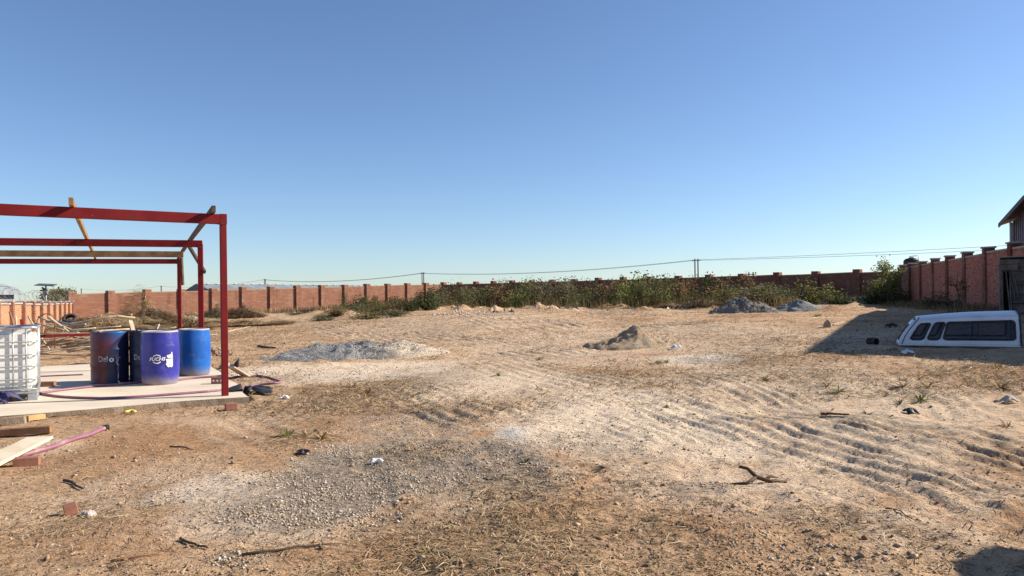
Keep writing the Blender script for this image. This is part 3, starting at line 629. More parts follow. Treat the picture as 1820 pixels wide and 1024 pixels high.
# ------------------------------------------------------------------ the red steel frame on the slab
def frame():
    P1, P2, P3 = at(400, 703, 10.46), at(358, 600, 14.9), at(320, 600, 21.4)
    t = thing('unfinished_carport', 'unfinished red steel carport frame with loose timber rafters on the slab', 'carport', (P1.x, P1.y, 0))
    O = Vector((P1.x, P1.y, 0)); zt = 2.52
    E = [at(0, 374, 9.05), at(0, 430, 13.8), at(0, 467, 20.2)]; tops = []
    for P, e, w in ((P1, E[0], .085), (P2, E[1], .10), (P3, E[2], .10)):
        p = Vector((P.x, P.y, 0)); base = top(P.x, P.y)-.02
        d = Vector((e.x-p.x, e.y-p.y, 0)).normalized(); rz = math.atan2(d.y, d.x)
        m = MB(); m.box((0, 0, (zt+base)/2), (w, w, zt-base)); m.build('post', M['redsteel'], t, p-O, (0, 0, rz), bevel=.006)
        Lb = 7.4
        m = MB(); m.bar(p-d*.04+Vector((0, 0, zt)), p+d*Lb+Vector((0, 0, zt)), .09, .14); m.v = [tuple(Vector(v)-O) for v in m.v]; m.build('beam', M['redsteel'], t, bevel=.006)
        q = p+d*(Lb-.1); b2 = top(q.x, q.y)-.05
        m = MB(); m.box((0, 0, (zt+b2)/2), (w, w, zt-b2)); m.build('post', M['redsteel'], t, q-O, (0, 0, rz), bevel=.006)
        if w == .085:
            m = MB(); m.box((0, 0, zt+.002), (.092, .094, .146)); m.build('end_plate', M['redsteel'], t, p-O, (0, 0, rz))
    def seg(nm, a, b, w, h, mat, n=1, bow=0):
        m = MB(); a, b = Vector(a), Vector(b)
        for i in range(n):
            p, q = a.lerp(b, i/n), a.lerp(b, (i+1)/n)
            p.z += bow*math.sin(math.pi*i/n); q.z += bow*math.sin(math.pi*(i+1)/n); m.bar(p, q, w, h)
        m.v = [tuple(Vector(v)-O) for v in m.v]; return m.build(nm, mat, t)
    zr = zt+.07+.045
    a = at(380, 376, 10.15); b = at(316, 463, 21.9); seg('rafter', (a.x, a.y, zr), (b.x, b.y, zr), .05, .09, M['timber_dark'], 5, .03)
    a = at(126, 364, 9.2); b = at(170, 462, 21.3); seg('rafter', (a.x, a.y, zr), (b.x, b.y, zr), .05, .09, M['timber_ochre'], 5, .0)
    a = at(326, 455, 18.2); b = at(0, 452, 17.2); d = (b-a).normalized(); seg('wooden_beam', (a.x, a.y, zt+.0), (a.x+d.x*7.6, a.y+d.y*7.6, zt+.02), .05, .15, M['timber'])
    a = at(336, 438, 15.4); b = at(364, 484, 14.85); seg('brace', (a.x, a.y, a.z), (b.x, b.y, b.z), .045, .07, M['timber_dark'])
    a = at(322.5, 458, 21.3); b = at(325, 507, 21.3); seg('timber_strip', a, b, .05, .10, M['timber_dark'])
    a = at(320, 589, 21.3); b = at(67, 598, 19.2); d = (b-a); seg('low_rail', a, a+d*1.9, .05, .07, M['redsteel'])
    for P in (P1, P2, P3):
        m = MB(); m.tube([(P.x-O.x-.05, P.y-O.y-.052, zt-.072), (P.x-O.x, P.y-O.y-.055, zt-.07), (P.x-O.x+.05, P.y-O.y-.05, zt-.072)], [.007, .01, .007], 6); m.build('weld', M['timber_dark'], t)
    return O
frame()

# ------------------------------------------------------------------ drums
def bend(me, Rr, zc, off=.004):
    bm = bmesh.new(); bm.from_mesh(me)
    for _ in range(3):
        ed = [e for e in bm.edges if abs(e.verts[0].co.x-e.verts[1].co.x) > .03]
        if not ed: break
        bmesh.ops.subdivide_edges(bm, edges=ed, cuts=1); bmesh.ops.triangulate(bm, faces=bm.faces[:])
    for v in bm.verts:
        a = v.co.x/Rr; r_ = Rr+off; v.co = Vector((math.sin(a)*r_, -math.cos(a)*r_, zc+v.co.y))
    bm.to_mesh(me); bm.free(); return me
def text_mesh(s, size, shear=0, bold=0, sx=1):
    c = bpy.data.curves.new('lettering', 'FONT'); c.body = s; c.size = size; c.align_x = 'CENTER'; c.align_y = 'CENTER'; c.shear = shear; c.offset = bold; c.resolution_u = 3
    o = bpy.data.objects.new('lettering', c); col.objects.link(o); dg = bpy.context.evaluated_depsgraph_get(); dg.update()
    me = bpy.data.meshes.new_from_object(o.evaluated_get(dg)); bpy.data.objects.remove(o); bpy.data.curves.remove(c)
    for v in me.vertices: v.co.x *= sx
    me.materials.clear(); return me
def shift(me, dx): 
    for v in me.vertices: v.co.x += dx
    return me
def poly_me(pts):
    me = bpy.data.meshes.new('patch'); me.from_pydata([(x, y, 0) for x, y in pts], [], [tuple(range(len(pts)))]); return me
def shift_poly(P): return poly_me([(x+.022, y) for x, y in P])
def arc_pts(r0, r1, a0, a1, n=20):
    A = [R(a0+(a1-a0)*i/n) for i in range(n+1)]
    return [(r1*math.cos(a), r1*math.sin(a)) for a in A]+[(r0*math.cos(a), r0*math.sin(a)) for a in A[::-1]]
def drum(label, pos, plastic, body, rim, rz, h=.88, r=.295):
    t = thing('drum', label, 'drum', pos, rz, 'drums on the concrete slab')
    m = MB()
    if plastic:
        prof = [(r*.86, 0), (r*.90, .012), (r*.93, .05), (r*.985, .17), (r, .26), (r*1.0, .285), (r*.99, .30), (r*1.0, .315), (r*1.005, h*.52), (r*.995, h*.75), (r*.96, h-.10), (r*.93, h-.05), (r*.935, h-.03), (r*.90, h-.012), (r*.86, h-.012), (r*.84, h-.045), (.01, h-.04)]
    else:
        prof = [(r*.985, 0), (r*1.0, .006), (r*1.0, .02), (r*.975, .03)]
        for zc in (h*.345, h*.655): prof += [(r*.975, zc-.035), (r*.99, zc-.02), (r*1.006, zc), (r*.99, zc+.02), (r*.975, zc+.035)]
        prof += [(r*.975, h-.03), (r*1.0, h-.02), (r*1.0, h-.004), (r*.985, h), (r*.965, h-.004), (r*.955, h-.022), (.01, h-.018)]
    m.lathe(prof, 56); autosmooth(m.build('body', body, t), 50)
    for a, rr in ((20, .036), (200, .022)):
        m = MB(); m.lathe([(rr, 0), (rr, .02), (rr*.8, .028)], 16, (math.cos(R(a))*r*.6, math.sin(R(a))*r*.6, h-.045 if plastic else h-.022)); m.build('bung', rim, t)
    if plastic: m = MB(); m.lathe([(r*.90, h-.014), (r*.94, h-.022), (r*.945, h-.008), (r*.90, h+.001), (r*.865, h-.004), (r*.86, h-.014)], 48); autosmooth(m.build('lid_rim', M['drum_rim'], t))
    return t
M['drum_rim'] = pmat('dusty_rim', (.34, .33, .36), (.5, .48, .48), 6, .7, .2)
def base_px(px, py, r=.29):
    p = zpt(px, py, 0); d = math.hypot(p.x, p.y); return Vector((p.x*(1+r*.96/d), p.y*(1+r*.96/d), .0))
def face(p): return math.atan2(-p.x, p.y)*1.0        # turn local -y towards the viewpoint side of the slab
def delo_mat():
    m, t, b = newmat('printed_steel_drum'); co = nd(t, 'ShaderNodeTexCoord').outputs['Object']; sp = nd(t, 'ShaderNodeSeparateXYZ'); t.links.new(co, sp.inputs[0])
    x, z = sp.outputs[0], sp.outputs[2]; n = noise(t, co, 5, 5, .65); nn = math_(t, 'MULTIPLY', math_(t, 'SUBTRACT', n, .5), .25)
    navy = mixc(t, n, (.006, .008, .03), (.016, .02, .07))
    red = mixc(t, ramp(t, noise(t, co, 14, 5, .7), .4, .7), (.13, .009, .011), (.06, .009, .02))
    c = mixc(t, ramp(t, math_(t, 'ADD', x, nn), .02, -.14), navy, red)
    sw = math_(t, 'SUBTRACT', math_(t, 'SUBTRACT', z, .60), math_(t, 'MULTIPLY', math_(t, 'ADD', x, .02), .95))       # swoosh: z above a rising line
    violet = mixc(t, ramp(t, math_(t, 'ADD', x, nn), -.16, .18), (.03, .014, .07), (.018, .11, .33))
    c = mixc(t, ramp(t, sw, 0.0, .012), c, mixc(t, ramp(t, math_(t, 'ADD', z, nn), .86, .60), violet, red))
    t.links.new(c, b.inputs['Base Color']); b.inputs['Roughness'].default_value = .42; bump(t, b, n, .2, .004); return m
pF = base_px(285, 685); dF = drum('violet blue plastic drum with white FUCHS lettering and torn paper label', pF, True, M['drum_violet'], M['black'], R(0), .875)
aF = math.atan2(pF.x, pF.y); dF.rotation_euler[2] = -aF
Rd = .298
def decal(par, me, mat, nm, zc, off=.005): return link(nm, bend(me, Rd, zc, off), mat, par)
decal(dF, shift(text_mesh('FUCHS', .076, .25, .002, 1.0), -.045), M['white_print'], 'lettering', .425)
decal(dF, shift(poly_me(arc_pts(.060, .074, 36, 144)), -.045), M['white_print'], 'emblem_arc', .425)
decal(dF, shift(poly_me(arc_pts(.057, .074, 216, 324)), -.045), M['white_print'], 'emblem_arc', .425)
decal(dF, shift_poly([(.075, .075), (.095, .09), (.115, .085), (.135, .10), (.15, .10), (.155, .135), (.168, .13), (.175, .06), (.172, .035), (.10, .035), (.085, .05)]), M['paper'], 'paper_label', .40)
decal(dF, shift_poly([(.065, .025), (.12, .02), (.174, .028), (.175, -.10), (.15, -.118), (.125, -.105), (.10, -.115), (.08, -.095), (.062, -.06), (.075, -.03)]), M['paper'], 'paper_label', .40)
pD = base_px(196, 682); dD = drum('dark steel drum with red side, blue swoosh and white Delo lettering', pD, False, delo_mat(), M['black'], -math.atan2(pD.x, pD.y), .86)
Rd = .289
decal(dD, shift(text_mesh('Del', .13, 0, .001, .8), -.105), M['faded_print'], 'lettering', .41); decal(dD, shift(text_mesh('o', .135, 0, .004, .95), .022), M['white_print'], 'lettering', .405)
decal(dD, shift(text_mesh('x', .05), .15), M['faded_print'], 'lettering', .43)
pN = base_px(264, 679); dN = drum('navy steel drum with grey De lettering, standing between the two lettered drums', pN, False, M['drum_navy'], M['black'], -math.atan2(pN.x, pN.y), .87)
decal(dN, shift(text_mesh('De', .125, 0, .001, .8), -.175), M['faded_print'], 'lettering', .42)
pB = base_px(345.5, 669); drum('plain bright blue plastic drum with dusty base', pB, True, M['drum_blue'], M['black'], R(30), .85, .285)

# ------------------------------------------------------------------ caged water tank at the left
def ibc():
    p = zpt(67, 711, 0); t = thing('caged_tank', 'white plastic bulk tank in a galvanised cage on the slab', 'tank', (p.x, p.y, 0), R(31))
    W, D, H = 1.0, 1.0, 1.02; z0 = .13                       # local x runs left (negative), y away
    m = MB(); n = 14
    me = bpy.data.meshes.new('tank'); bm = bmesh.new(); bmesh.ops.create_cube(bm, size=1)
    for v in bm.verts: v.co = Vector((-W/2+v.co.x*(W-.05), D/2+v.co.y*(D-.05), z0+(H-z0-.02)/2+v.co.z*(H-z0-.03)))
    bmesh.ops.bevel(bm, geom=bm.edges[:], offset=.07, segments=4, affect='EDGES'); bm.to_mesh(me); bm.free()
    tk = link('tank', me, M['ibc_plastic'], t, smooth=True); autosmooth(tk, 50)
    m = MB(); m.lathe([(.09, 0), (.10, .01), (.10, .035), (.085, .045)], 24, (-W/2, D/2, H-.035)); m.build('lid', M['black'], tk)
    for x in (-.13, -.28, -.5, -.72, -.87):                       # cage uprights, front, back and sides
        m = MB(); m.tube([(x, 0, z0), (x, 0, H)], .010, 8); m.build('cage_bar', M['galv'], t, smooth=True)
        m = MB(); m.tube([(x, D, z0), (x, D, H)], .010, 8); m.build('cage_bar', M['galv'], t, smooth=True)
    for y in (.2, .4, .6, .8):
        for x in (0, -W): m = MB(); m.tube([(x, y, z0), (x, y, H)], .010, 8); m.build('cage_bar', M['galv'], t, smooth=True)
    c = .07
    ring = [(-c, 0), (-W+c, 0), (-W+.02, .02), (-W, c), (-W, D-c), (-W+.02, D-.02), (-W+c, D), (-c, D), (-.02, D-.02), (0, D-c), (0, c), (-.02, .02)]
    for z in (.16, .30, .48, .64, .82):
        m = MB(); m.tube([(x, y-.009 if y < .1 else y, z) for x, y in ring], .011, 8, True); m.build('cage_hoop', M['galv'], t, smooth=True)
    m = MB(); m.tube([(x, y, H-.005) for x, y in ring], .020, 8, True); m.build('top_rail', M['galv'], t, smooth=True)
    for x in (-.06, -.5, -.94):
        for y in (.06, .5, .94):
            m = MB(); m.box((x, y, .048), (.12, .12, .096)); m.build('pallet_foot', M['galv'], t, bevel=.008)
    m = MB(); m.box((-W/2, D/2, .115), (W, D, .04)); m.build('pallet_deck', M['galv'], t, bevel=.008)
    for x in (-.06, -.94):
        m = MB(); m.box((x, D/2, .008), (.12, D, .016)); m.build('pallet_runner', M['galv'], t)
ibc()

# ------------------------------------------------------------------ pick-up canopy in the shade
def canopy():
    A = GP(1598, 617); B = gp(A.x+2.04*.88, A.y-2.04*.47); d = Vector((B.x-A.x, B.y-A.y)); L = d.length
    t = thing('pickup_canopy', 'white fibreglass pick-up canopy with three side windows lying on the ground', 'canopy', (A.x, A.y, min(A.z, B.z)+.025), math.atan2(d.y, d.x))
    Wd = 1.5
    def top_h(u): return .535+.115*(u/L)+.02*math.sin(math.pi*u/L)
    def prof(v): return .20*max(0, v)**1.8                       # tumblehome inward
    def umap(u, v): return u+ (.30*v**1.5)*max(0, 1-u/(L*.62))         # raked left end
    def pt(u, v, side): # v 0..1
        h = top_h(u)*.94; y = prof(v); x = umap(u, v)
        return Vector((x, y if side == 0 else Wd-y, v*h))
    def rr(u0, u1, v0, v1, r_, lean, n=5):
        P = []
        for cx, cy, a0 in ((u1-r_, v1-r_*1.6, 0), (u0+r_, v1-r_*1.6, 90), (u0+r_, v0+r_*1.6, 180), (u1-r_, v0+r_*1.6, 270)):
            for k in range(n+1):
                a = R(a0+90*k/n); P.append((cx+r_*math.cos(a), cy+1.6*r_*math.sin(a)))
        return [(u+lean*(v-v0), v) for u, v in P]
    wins = [(rr(.155*L, .27*L-.06, .25, .84, .05, .02), False), (rr(.285*L, .39*L-.04, .25, .84, .05, .035), False), (rr(.405*L, .93*L, .255, .80, .05, .0), True)]
    wins[0] = (rr(.085*L, .195*L, .24, .83, .05, .02), False); wins[1] = (rr(.235*L, .335*L, .24, .83, .05, .05), False); wins[2] = (rr(.375*L, .955*L, .24, .82, .05, .0), True)
    for side in (0, 1):
        bm = bmesh.new(); edges = []
        def loop(P):
            vs_ = [bm.verts.new((u, v, 0)) for u, v in P]
            for i in range(len(vs_)): edges.append(bm.edges.new((vs_[i], vs_[(i+1) % len(vs_)])))
        loop([(L*i/24, 0) for i in range(25)]+[(L, j/8) for j in range(1, 9)]+[(L*i/24, 1) for i in range(23, -1, -1)]+[(0, j/8) for j in range(7, 0, -1)])
        for P, _ in wins: loop(P)
        bmesh.ops.triangle_fill(bm, use_beauty=True, use_dissolve=False, edges=edges)
        for vv in np.linspace(.12, .92, 8):
            bmesh.ops.bisect_plane(bm, geom=bm.verts[:]+bm.edges[:]+bm.faces[:], plane_co=(0, vv, 0), plane_no=(0, 1, 0))
        for v in bm.verts: v.co = pt(v.co.x, v.co.y, side)
        bmesh.ops.recalc_face_normals(bm, faces=bm.faces[:])
        me = bpy.data.meshes.new('side_panel'); bm.to_mesh(me); bm.free()
        o = link('side_panel', me, M['canopy'], t, smooth=True); s_ = o.modifiers.new('thick', 'SOLIDIFY'); s_.thickness = .018; s_.offset = -1 if side == 0 else -1
        for P, big in wins:
            yo = -.004 if side == 0 else .004
            m = MB(); m.tube([pt(u, v, side)+Vector((0, yo, 0)) for u, v in P], .021, 6, True); fr = m.build('window_frame', M['rubber'], o, smooth=True)
            bm = bmesh.new(); vs_ = [bm.verts.new(pt(u, v, side)+Vector((0, .004 if side == 0 else -.004, 0))) for u, v in P]; bm.faces.new(vs_); bmesh.ops.triangulate(bm, faces=bm.faces[:])
            me = bpy.data.meshes.new('pane'); bm.to_mesh(me); bm.free(); link('pane', me, M['glass'], o)
            if big:
                um = (P[0][0]+P[12][0])/2; v0, v1 = .25, .81
                m = MB(); m.tube([pt(um, v0, side), pt(um, (v0+v1)/2, side), pt(um, v1, side)], .012, 6); m.build('window_divider', M['rubber'], o)
                for uu in (um-.12, um+.30): m = MB(); m.box(pt(uu, .27, side)+Vector((0, -.02 if side == 0 else .02, 0)), (.05, .02, .018)); m.build('latch', M['black'], o, bevel=.003)
    # roof skin between the two sides, rounded over the edges
    nu, nv = 24, 12; V = []; Fq = []
    for i in range(nu+1):
        u = L*i/nu
        for j in range(nv+1):
            s_ = j/nv; a = pt(u, 1, 0); b = pt(u, 1, 1); p = a.lerp(b, s_); p.z += (top_h(u)*.06+.03)*(1-(abs(2*s_-1))**2.6); V.append(p)
    for i in range(nu):
        for j in range(nv): Fq.append((i*(nv+1)+j, (i+1)*(nv+1)+j, (i+1)*(nv+1)+j+1, i*(nv+1)+j+1))
    me = bpy.data.meshes.new('roof'); me.from_pydata(V, [], Fq); rf = link('roof', me, M['canopy'], t, smooth=True)
    s_ = rf.modifiers.new('thick', 'SOLIDIFY'); s_.thickness = .006; s_.offset = 0
    # raked end panel with a window opening, left end
    nv2 = 10; V = []; Fq = []
    for j in range(nv2+1):
        v = j/nv2; a, b = pt(0, v, 0), pt(0, v, 1)
        for k in range(9):
            p = a.lerp(b, k/8); p.x -= .05*(1-(2*k/8-1)**2); V.append(p)
    for j in range(nv2):
        for k in range(8):
            if 2 <= j <= 7 and 1 <= k <= 6: continue
            Fq.append((j*9+k, j*9+k+1, (j+1)*9+k+1, (j+1)*9+k))
    me = bpy.data.meshes.new('end_panel'); me.from_pydata(V, [], Fq); e = link('end_panel', me, M['canopy'], t, smooth=True)
    s_ = e.modifiers.new('thick', 'SOLIDIFY'); s_.thickness = .018; s_.offset = 0
    P = [V[2*9+k] for k in range(1, 8)]+[V[j*9+7] for j in range(3, 9)]+[V[8*9+k] for k in range(6, 0, -1)]+[V[j*9+1] for j in range(7, 2, -1)]
    m = MB(); m.tube(P, .016, 6, True); m.build('window_frame', M['rubber'], e, smooth=True)
    bm = bmesh.new(); bm.faces.new([bm.verts.new(p) for p in P]); bmesh.ops.triangulate(bm, faces=bm.faces[:]); me = bpy.data.meshes.new('pane'); bm.to_mesh(me); bm.free(); link('pane', me, M['glass'], e)
    for side in (0, 1):                                          # black seam along the raked edge
        m = MB(); m.tube([pt(.045, v, side)+Vector((0, -.003 if side == 0 else .003, 0)) for v in np.linspace(0, 1, 10)]+[pt(.045, 1, side)+Vector((.03, .12 if side == 0 else -.12, .05))], .008, 6); m.build('seam', M['rubber'], t)
    for side in (0, 1):
        m = MB(); m.tube([pt(L*i/12, .035, side)+Vector((0, -.012 if side == 0 else .012, 0)) for i in range(13)], .014, 6); m.build('base_flange', M['canopy'], t, smooth=True)
    # open rear hoop at the right end, dark rubber trim
    m = MB(); m.tube([pt(L, v, 0) for v in np.linspace(0, 1, 8)]+[V_ for V_ in [pt(L, 1, 0).lerp(pt(L, 1, 1), s)+Vector((0, 0, (top_h(L)*.06+.03)*(1-abs(2*s-1)**2.6))) for s in np.linspace(.05, .95, 9)]]+[pt(L, v, 1) for v in np.linspace(1, 0, 8)], .016, 6)
    m.build('rear_trim', M['rubber'], t, smooth=True)
    m = MB(); m.prism([(pt(L, v, 0).y+.03, v*top_h(L)*.92) for v in np.linspace(0, 1, 6)]+[(pt(L, v, 1).y-.03, v*top_h(L)*.92) for v in np.linspace(1, 0, 6)], 0, .02)
    m.v = [(L-.08-y, x, z) for x, y, z in m.v]; m.build('rear_door', M['glass'], t)
canopy()

# ------------------------------------------------------------------ heaps of sand and gravel
def heap(name, label, cat, c, rx, ry, h, mat, rz=0, peak=(0, 0), flat=0., namp=.12, nsc=3., p=1.3, group=None, seed=0, fine=0.):
    na, nr = 96, 44; V = [(peak[0]*rx, peak[1]*ry)]; Fq = []
    cr, sr = math.cos(rz), math.sin(rz); P = []
    for j in range(nr+1):
        f = j/nr
        for i in range(na):
            a = 2*math.pi*i/na; wob = 1+.16*math.sin(2*a+seed)+.10*math.sin(3*a+seed*2)+.05*math.sin(7*a+seed)
            P.append((peak[0]*rx*(1-f)+f*rx*wob*math.cos(a), peak[1]*ry*(1-f)+f*ry*wob*math.sin(a), f))
    P = np.array(P); X = c.x+P[:, 0]*cr-P[:, 1]*sr; Y = c.y+P[:, 0]*sr+P[:, 1]*cr; f = P[:, 2]
    pr = np.clip((1-np.clip((f-flat)/(1-flat), 0, 1)), 0, 1)**p
    zz = h*pr*(1+namp*2.5*fbm(X, Y, nsc, 300+seed, 4))+namp*h*fbm(X, Y, nsc*2.2, 320+seed, 4, .6)*(pr > .01)+fine*fbm(X, Y, 14, 330, 3)
    Z = gz(X, Y)+zz-.05*sstep(.8, 1, f)
    V = np.c_[X-c.x, Y-c.y, Z-c.z]
    fq = [(j*na+i, j*na+(i+1) % na, (j+1)*na+(i+1) % na, (j+1)*na+i) for j in range(nr) for i in range(na)]
    me = mesh_np(name, V, fq); o = link(name, me, mat, None, (c.x, c.y, c.z), smooth=True)
    return tag(o, label, cat, group)
def stone_skin(o, n, size, mat, seed):
    r_ = np.random.default_rng(seed); k = len(o.data.vertices); co = np.empty(k*3, np.float32); o.data.vertices.foreach_get('co', co); co = co.reshape(-1, 3)[:int(k*.9)]
    P = co[r_.integers(0, len(co), n)]+r_.normal(size=(n, 3))*np.array([.03, .03, .004]); v, f = stones(P, r_.uniform(*size, n), seed); link('loose_stones', mesh_np('loose_stones', v, f), mat, o)['kind'] = 'stuff'
# ------------------------------------------------------------------ scattered stuff: gravel, clods, straw
def stones(P, size, seed, flat=.65):
    r_ = np.random.default_rng(seed); n = len(P)
    B = np.array([(1, 0, 0), (-1, 0, 0), (0, 1, 0), (0, -1, 0), (0, 0, 1), (0, 0, -1), (.62, .62, .45), (-.6, .6, -.4)], float)[:6]
    Fb = np.array([(0, 2, 4), (2, 1, 4), (1, 3, 4), (3, 0, 4), (2, 0, 5), (1, 2, 5), (3, 1, 5), (0, 3, 5)])
    V = B[None]*(1+r_.uniform(-.35, .35, (n, 6, 1)))+r_.uniform(-.22, .22, (n, 6, 3))
    a = r_.uniform(0, 6.28, n); ca, sa = np.cos(a), np.sin(a)
    V = V*np.stack([np.ones(n), r_.uniform(.6, 1, n), r_.uniform(.4, .8, n)*flat/.65], 1)[:, None]
    tl = r_.uniform(-.5, .5, n); ct, st = np.cos(tl)[:, None], np.sin(tl)[:, None]
    y, z = V[..., 1]*ct-V[..., 2]*st, V[..., 1]*st+V[..., 2]*ct; x = V[..., 0]
    V = np.stack([x*ca[:, None]-y*sa[:, None], x*sa[:, None]+y*ca[:, None], z], -1)*size[:, None, None]+P[:, None]
    return V.reshape(-1, 3), (Fb[None]+np.arange(n)[:, None, None]*6).reshape(-1, 3)
c = GP(628, 634); h1_ = heap('gravel_heap', 'low flat topped heap of grey gravel and pale sand beyond the slab', 'gravel heap', c, 2.05, 1.25, .30, M['heap_grey'], 0, (.1, .1), .45, .22, 2.5, 1.1, seed=1, fine=.04)
c = GP(1108, 618); heap('sand_heap', 'peaked heap of brown building sand in the open yard', 'sand heap', c, 1.2, .85, .47, M['heap_sand'], R(4), (.3, -.05), .02, .13, 2.4, 1.35, seed=4, fine=.035)
c = GP(1325, 556); h2_ = heap('grit_heap', 'lumpy dark grey grit heap beside the smooth blue grey one', 'grit heap', c, 1.75, 1.2, .55, M['heap_soot'], 0, (-.1, 0), .25, .30, 1.6, 1.1, seed=2, fine=.08)
c = GP(1416, 553); heap('stone_dust_heap', 'smooth pointed heap of blue grey stone dust', 'stone heap', c, 1.45, 1.1, .66, M['heap_blue'], 0, (.05, 0), .0, .08, 1.5, 1.15, seed=3)
c = GP(1545, 541); heap('earth_mound', 'rounded earth mound in shade before the corner tree', 'mound', c, 2.3, 1.5, .62, M['heap_earth'], 0, (0, 0), .2, .15, 1.3, 1.1, seed=5)

M['grit'] = island('grit_stone', [(0, (.09, .09, .09)), (.5, (.22, .215, .21)), (1, (.42, .40, .38))])
stone_skin(h1_, 6000, (.008, .018), M['grit'], 91); stone_skin(h2_, 2500, (.015, .04), M['grit'], 92)
def scatter(n, fn, seed, yr=(3.4, 30), xr=1.0, pw=2.2):
    """random yard points, denser near the viewpoint side, kept with probability fn(x, y)"""
    r_ = np.random.default_rng(seed); y = yr[0]*(yr[1]/yr[0])**(r_.random(n)**pw); x = r_.uniform(-1, 1, n)*(y*.80+.5)*xr
    k = (r_.random(n) < fn(x, y)) & ~slab_in(x, y, .02); return x[k], y[k]
x, y = scatter(200000, lambda x, y: patch('gravel', x, y)**1.3*np.clip(.55+1.9*fbm(x, y, 2.0, 400, 3), .02, 1)*.6, 21, (3.4, 11), 1, 1.2)
sz = rng.uniform(.004, .013, len(x))*np.where(rng.random(len(x)) < .06, 1.6, 1); v, f = stones(np.c_[x, y, gz(x, y)+sz*.3], sz, 1)
o = link('gravel', mesh_np('gravel', v, f), M['stone']); tag(o, 'grey crushed stone strewn over the bare soil', 'gravel', kind='stuff')
x, y = scatter(60000, lambda x, y: np.clip(.10+.5*fbm(x, y, .7, 410, 3), .012, .35), 22, (3.4, 40), 1.05, 1.5)
sz = rng.uniform(.004, .011, len(x))*np.where(rng.random(len(x)) < .05, 2.2, 1)*(1+.05*y); v, f = stones(np.c_[x, y, gz(x, y)+sz*.25], sz, 2)
o = link('clods', mesh_np('clods', v, f), M['clod']); tag(o, 'small brown clods and pebbles scattered over the yard', 'clods', kind='stuff')
def blades(P, L, w, seed, lift=.12, curl=.5):
    r_ = np.random.default_rng(seed); n = len(P); a = r_.uniform(0, 6.28, n); d = np.stack([np.cos(a), np.sin(a), r_.uniform(-.02, lift*2, n)], 1)
    s_ = np.stack([-np.sin(a), np.cos(a), r_.uniform(-.5, .5, n)], 1)
    c_ = s_*r_.uniform(-curl, curl, n)[:, None]*.2+np.stack([0*a, 0*a, r_.uniform(0, lift, n)], 1)
    A = P-d*L[:, None]/2; Mi = P+c_*L[:, None]; Bp = P+d*L[:, None]/2; ww = s_*w[:, None]/2
    V = np.stack([A-ww*.6, A+ww*.6, Mi+ww, Mi-ww, Bp+ww*.3, Bp-ww*.3], 1).reshape(-1, 3); b = np.arange(n)[:, None]*6
    return V, np.concatenate([b+np.array([0, 1, 2, 3]), b+np.array([3, 2, 4, 5])])
def straw(name, n, fn, seed, mat, Lr, wr, yr, label, lift=.12, dz=.008, pw=1.4, far=.0):
    x, y = scatter(n, fn, seed, yr, 1.05, pw); r_ = np.random.default_rng(seed+1); s_ = 1+far*(y-4)
    L = r_.uniform(*Lr, len(x))*s_; w = r_.uniform(*wr, len(x))*s_
    v, f = blades(np.c_[x, y, gz(x, y)+dz], L, w, seed, lift); o = link(name, mesh_np(name, v, f), mat); return tag(o, label, name.replace('_', ' '), kind='stuff')
sf = lambda x, y: np.clip(patch('straw', x, y)*np.clip(.45+1.8*fbm(x, y, 1.4, 420, 3), 0, 1)*.9+.03, 0, 1)
straw('dry_straw', 75000, sf, 31, M['straw'], (.04, .17), (.0025, .006), (3.4, 14), 'dry yellow straw lying over the near soil', .14)
straw('old_straw', 95000, lambda x, y: sf(x, y)*.7+.09, 33, M['straw_dark'], (.03, .12), (.003, .007), (3.4, 14), 'broken brown stalks lying over the near soil', .10)
straw('straw_litter', 120000, lambda x, y: np.clip(.26+.9*fbm(x, y, .5, 430, 3)+.4*patch('straw', x, y), 0.02, .7)*(1-.6*patch('dust', x, y)), 35, M['straw_dark'], (.05, .15), (.005, .011), (9, 60), 'brown straw litter over the far part of the yard', .22, .01, 1.0, .03)
straw('pale_litter', 80000, lambda x, y: np.clip(.2+.9*fbm(x, y, .5, 440, 3)+.4*patch('straw', x, y), 0.02, .6)*(1-.4*patch('dust', x, y)), 37, M['straw'], (.05, .15), (.004, .010), (9, 60), 'pale dry grass litter over the far part of the yard', .25, .01, 1.0, .03)

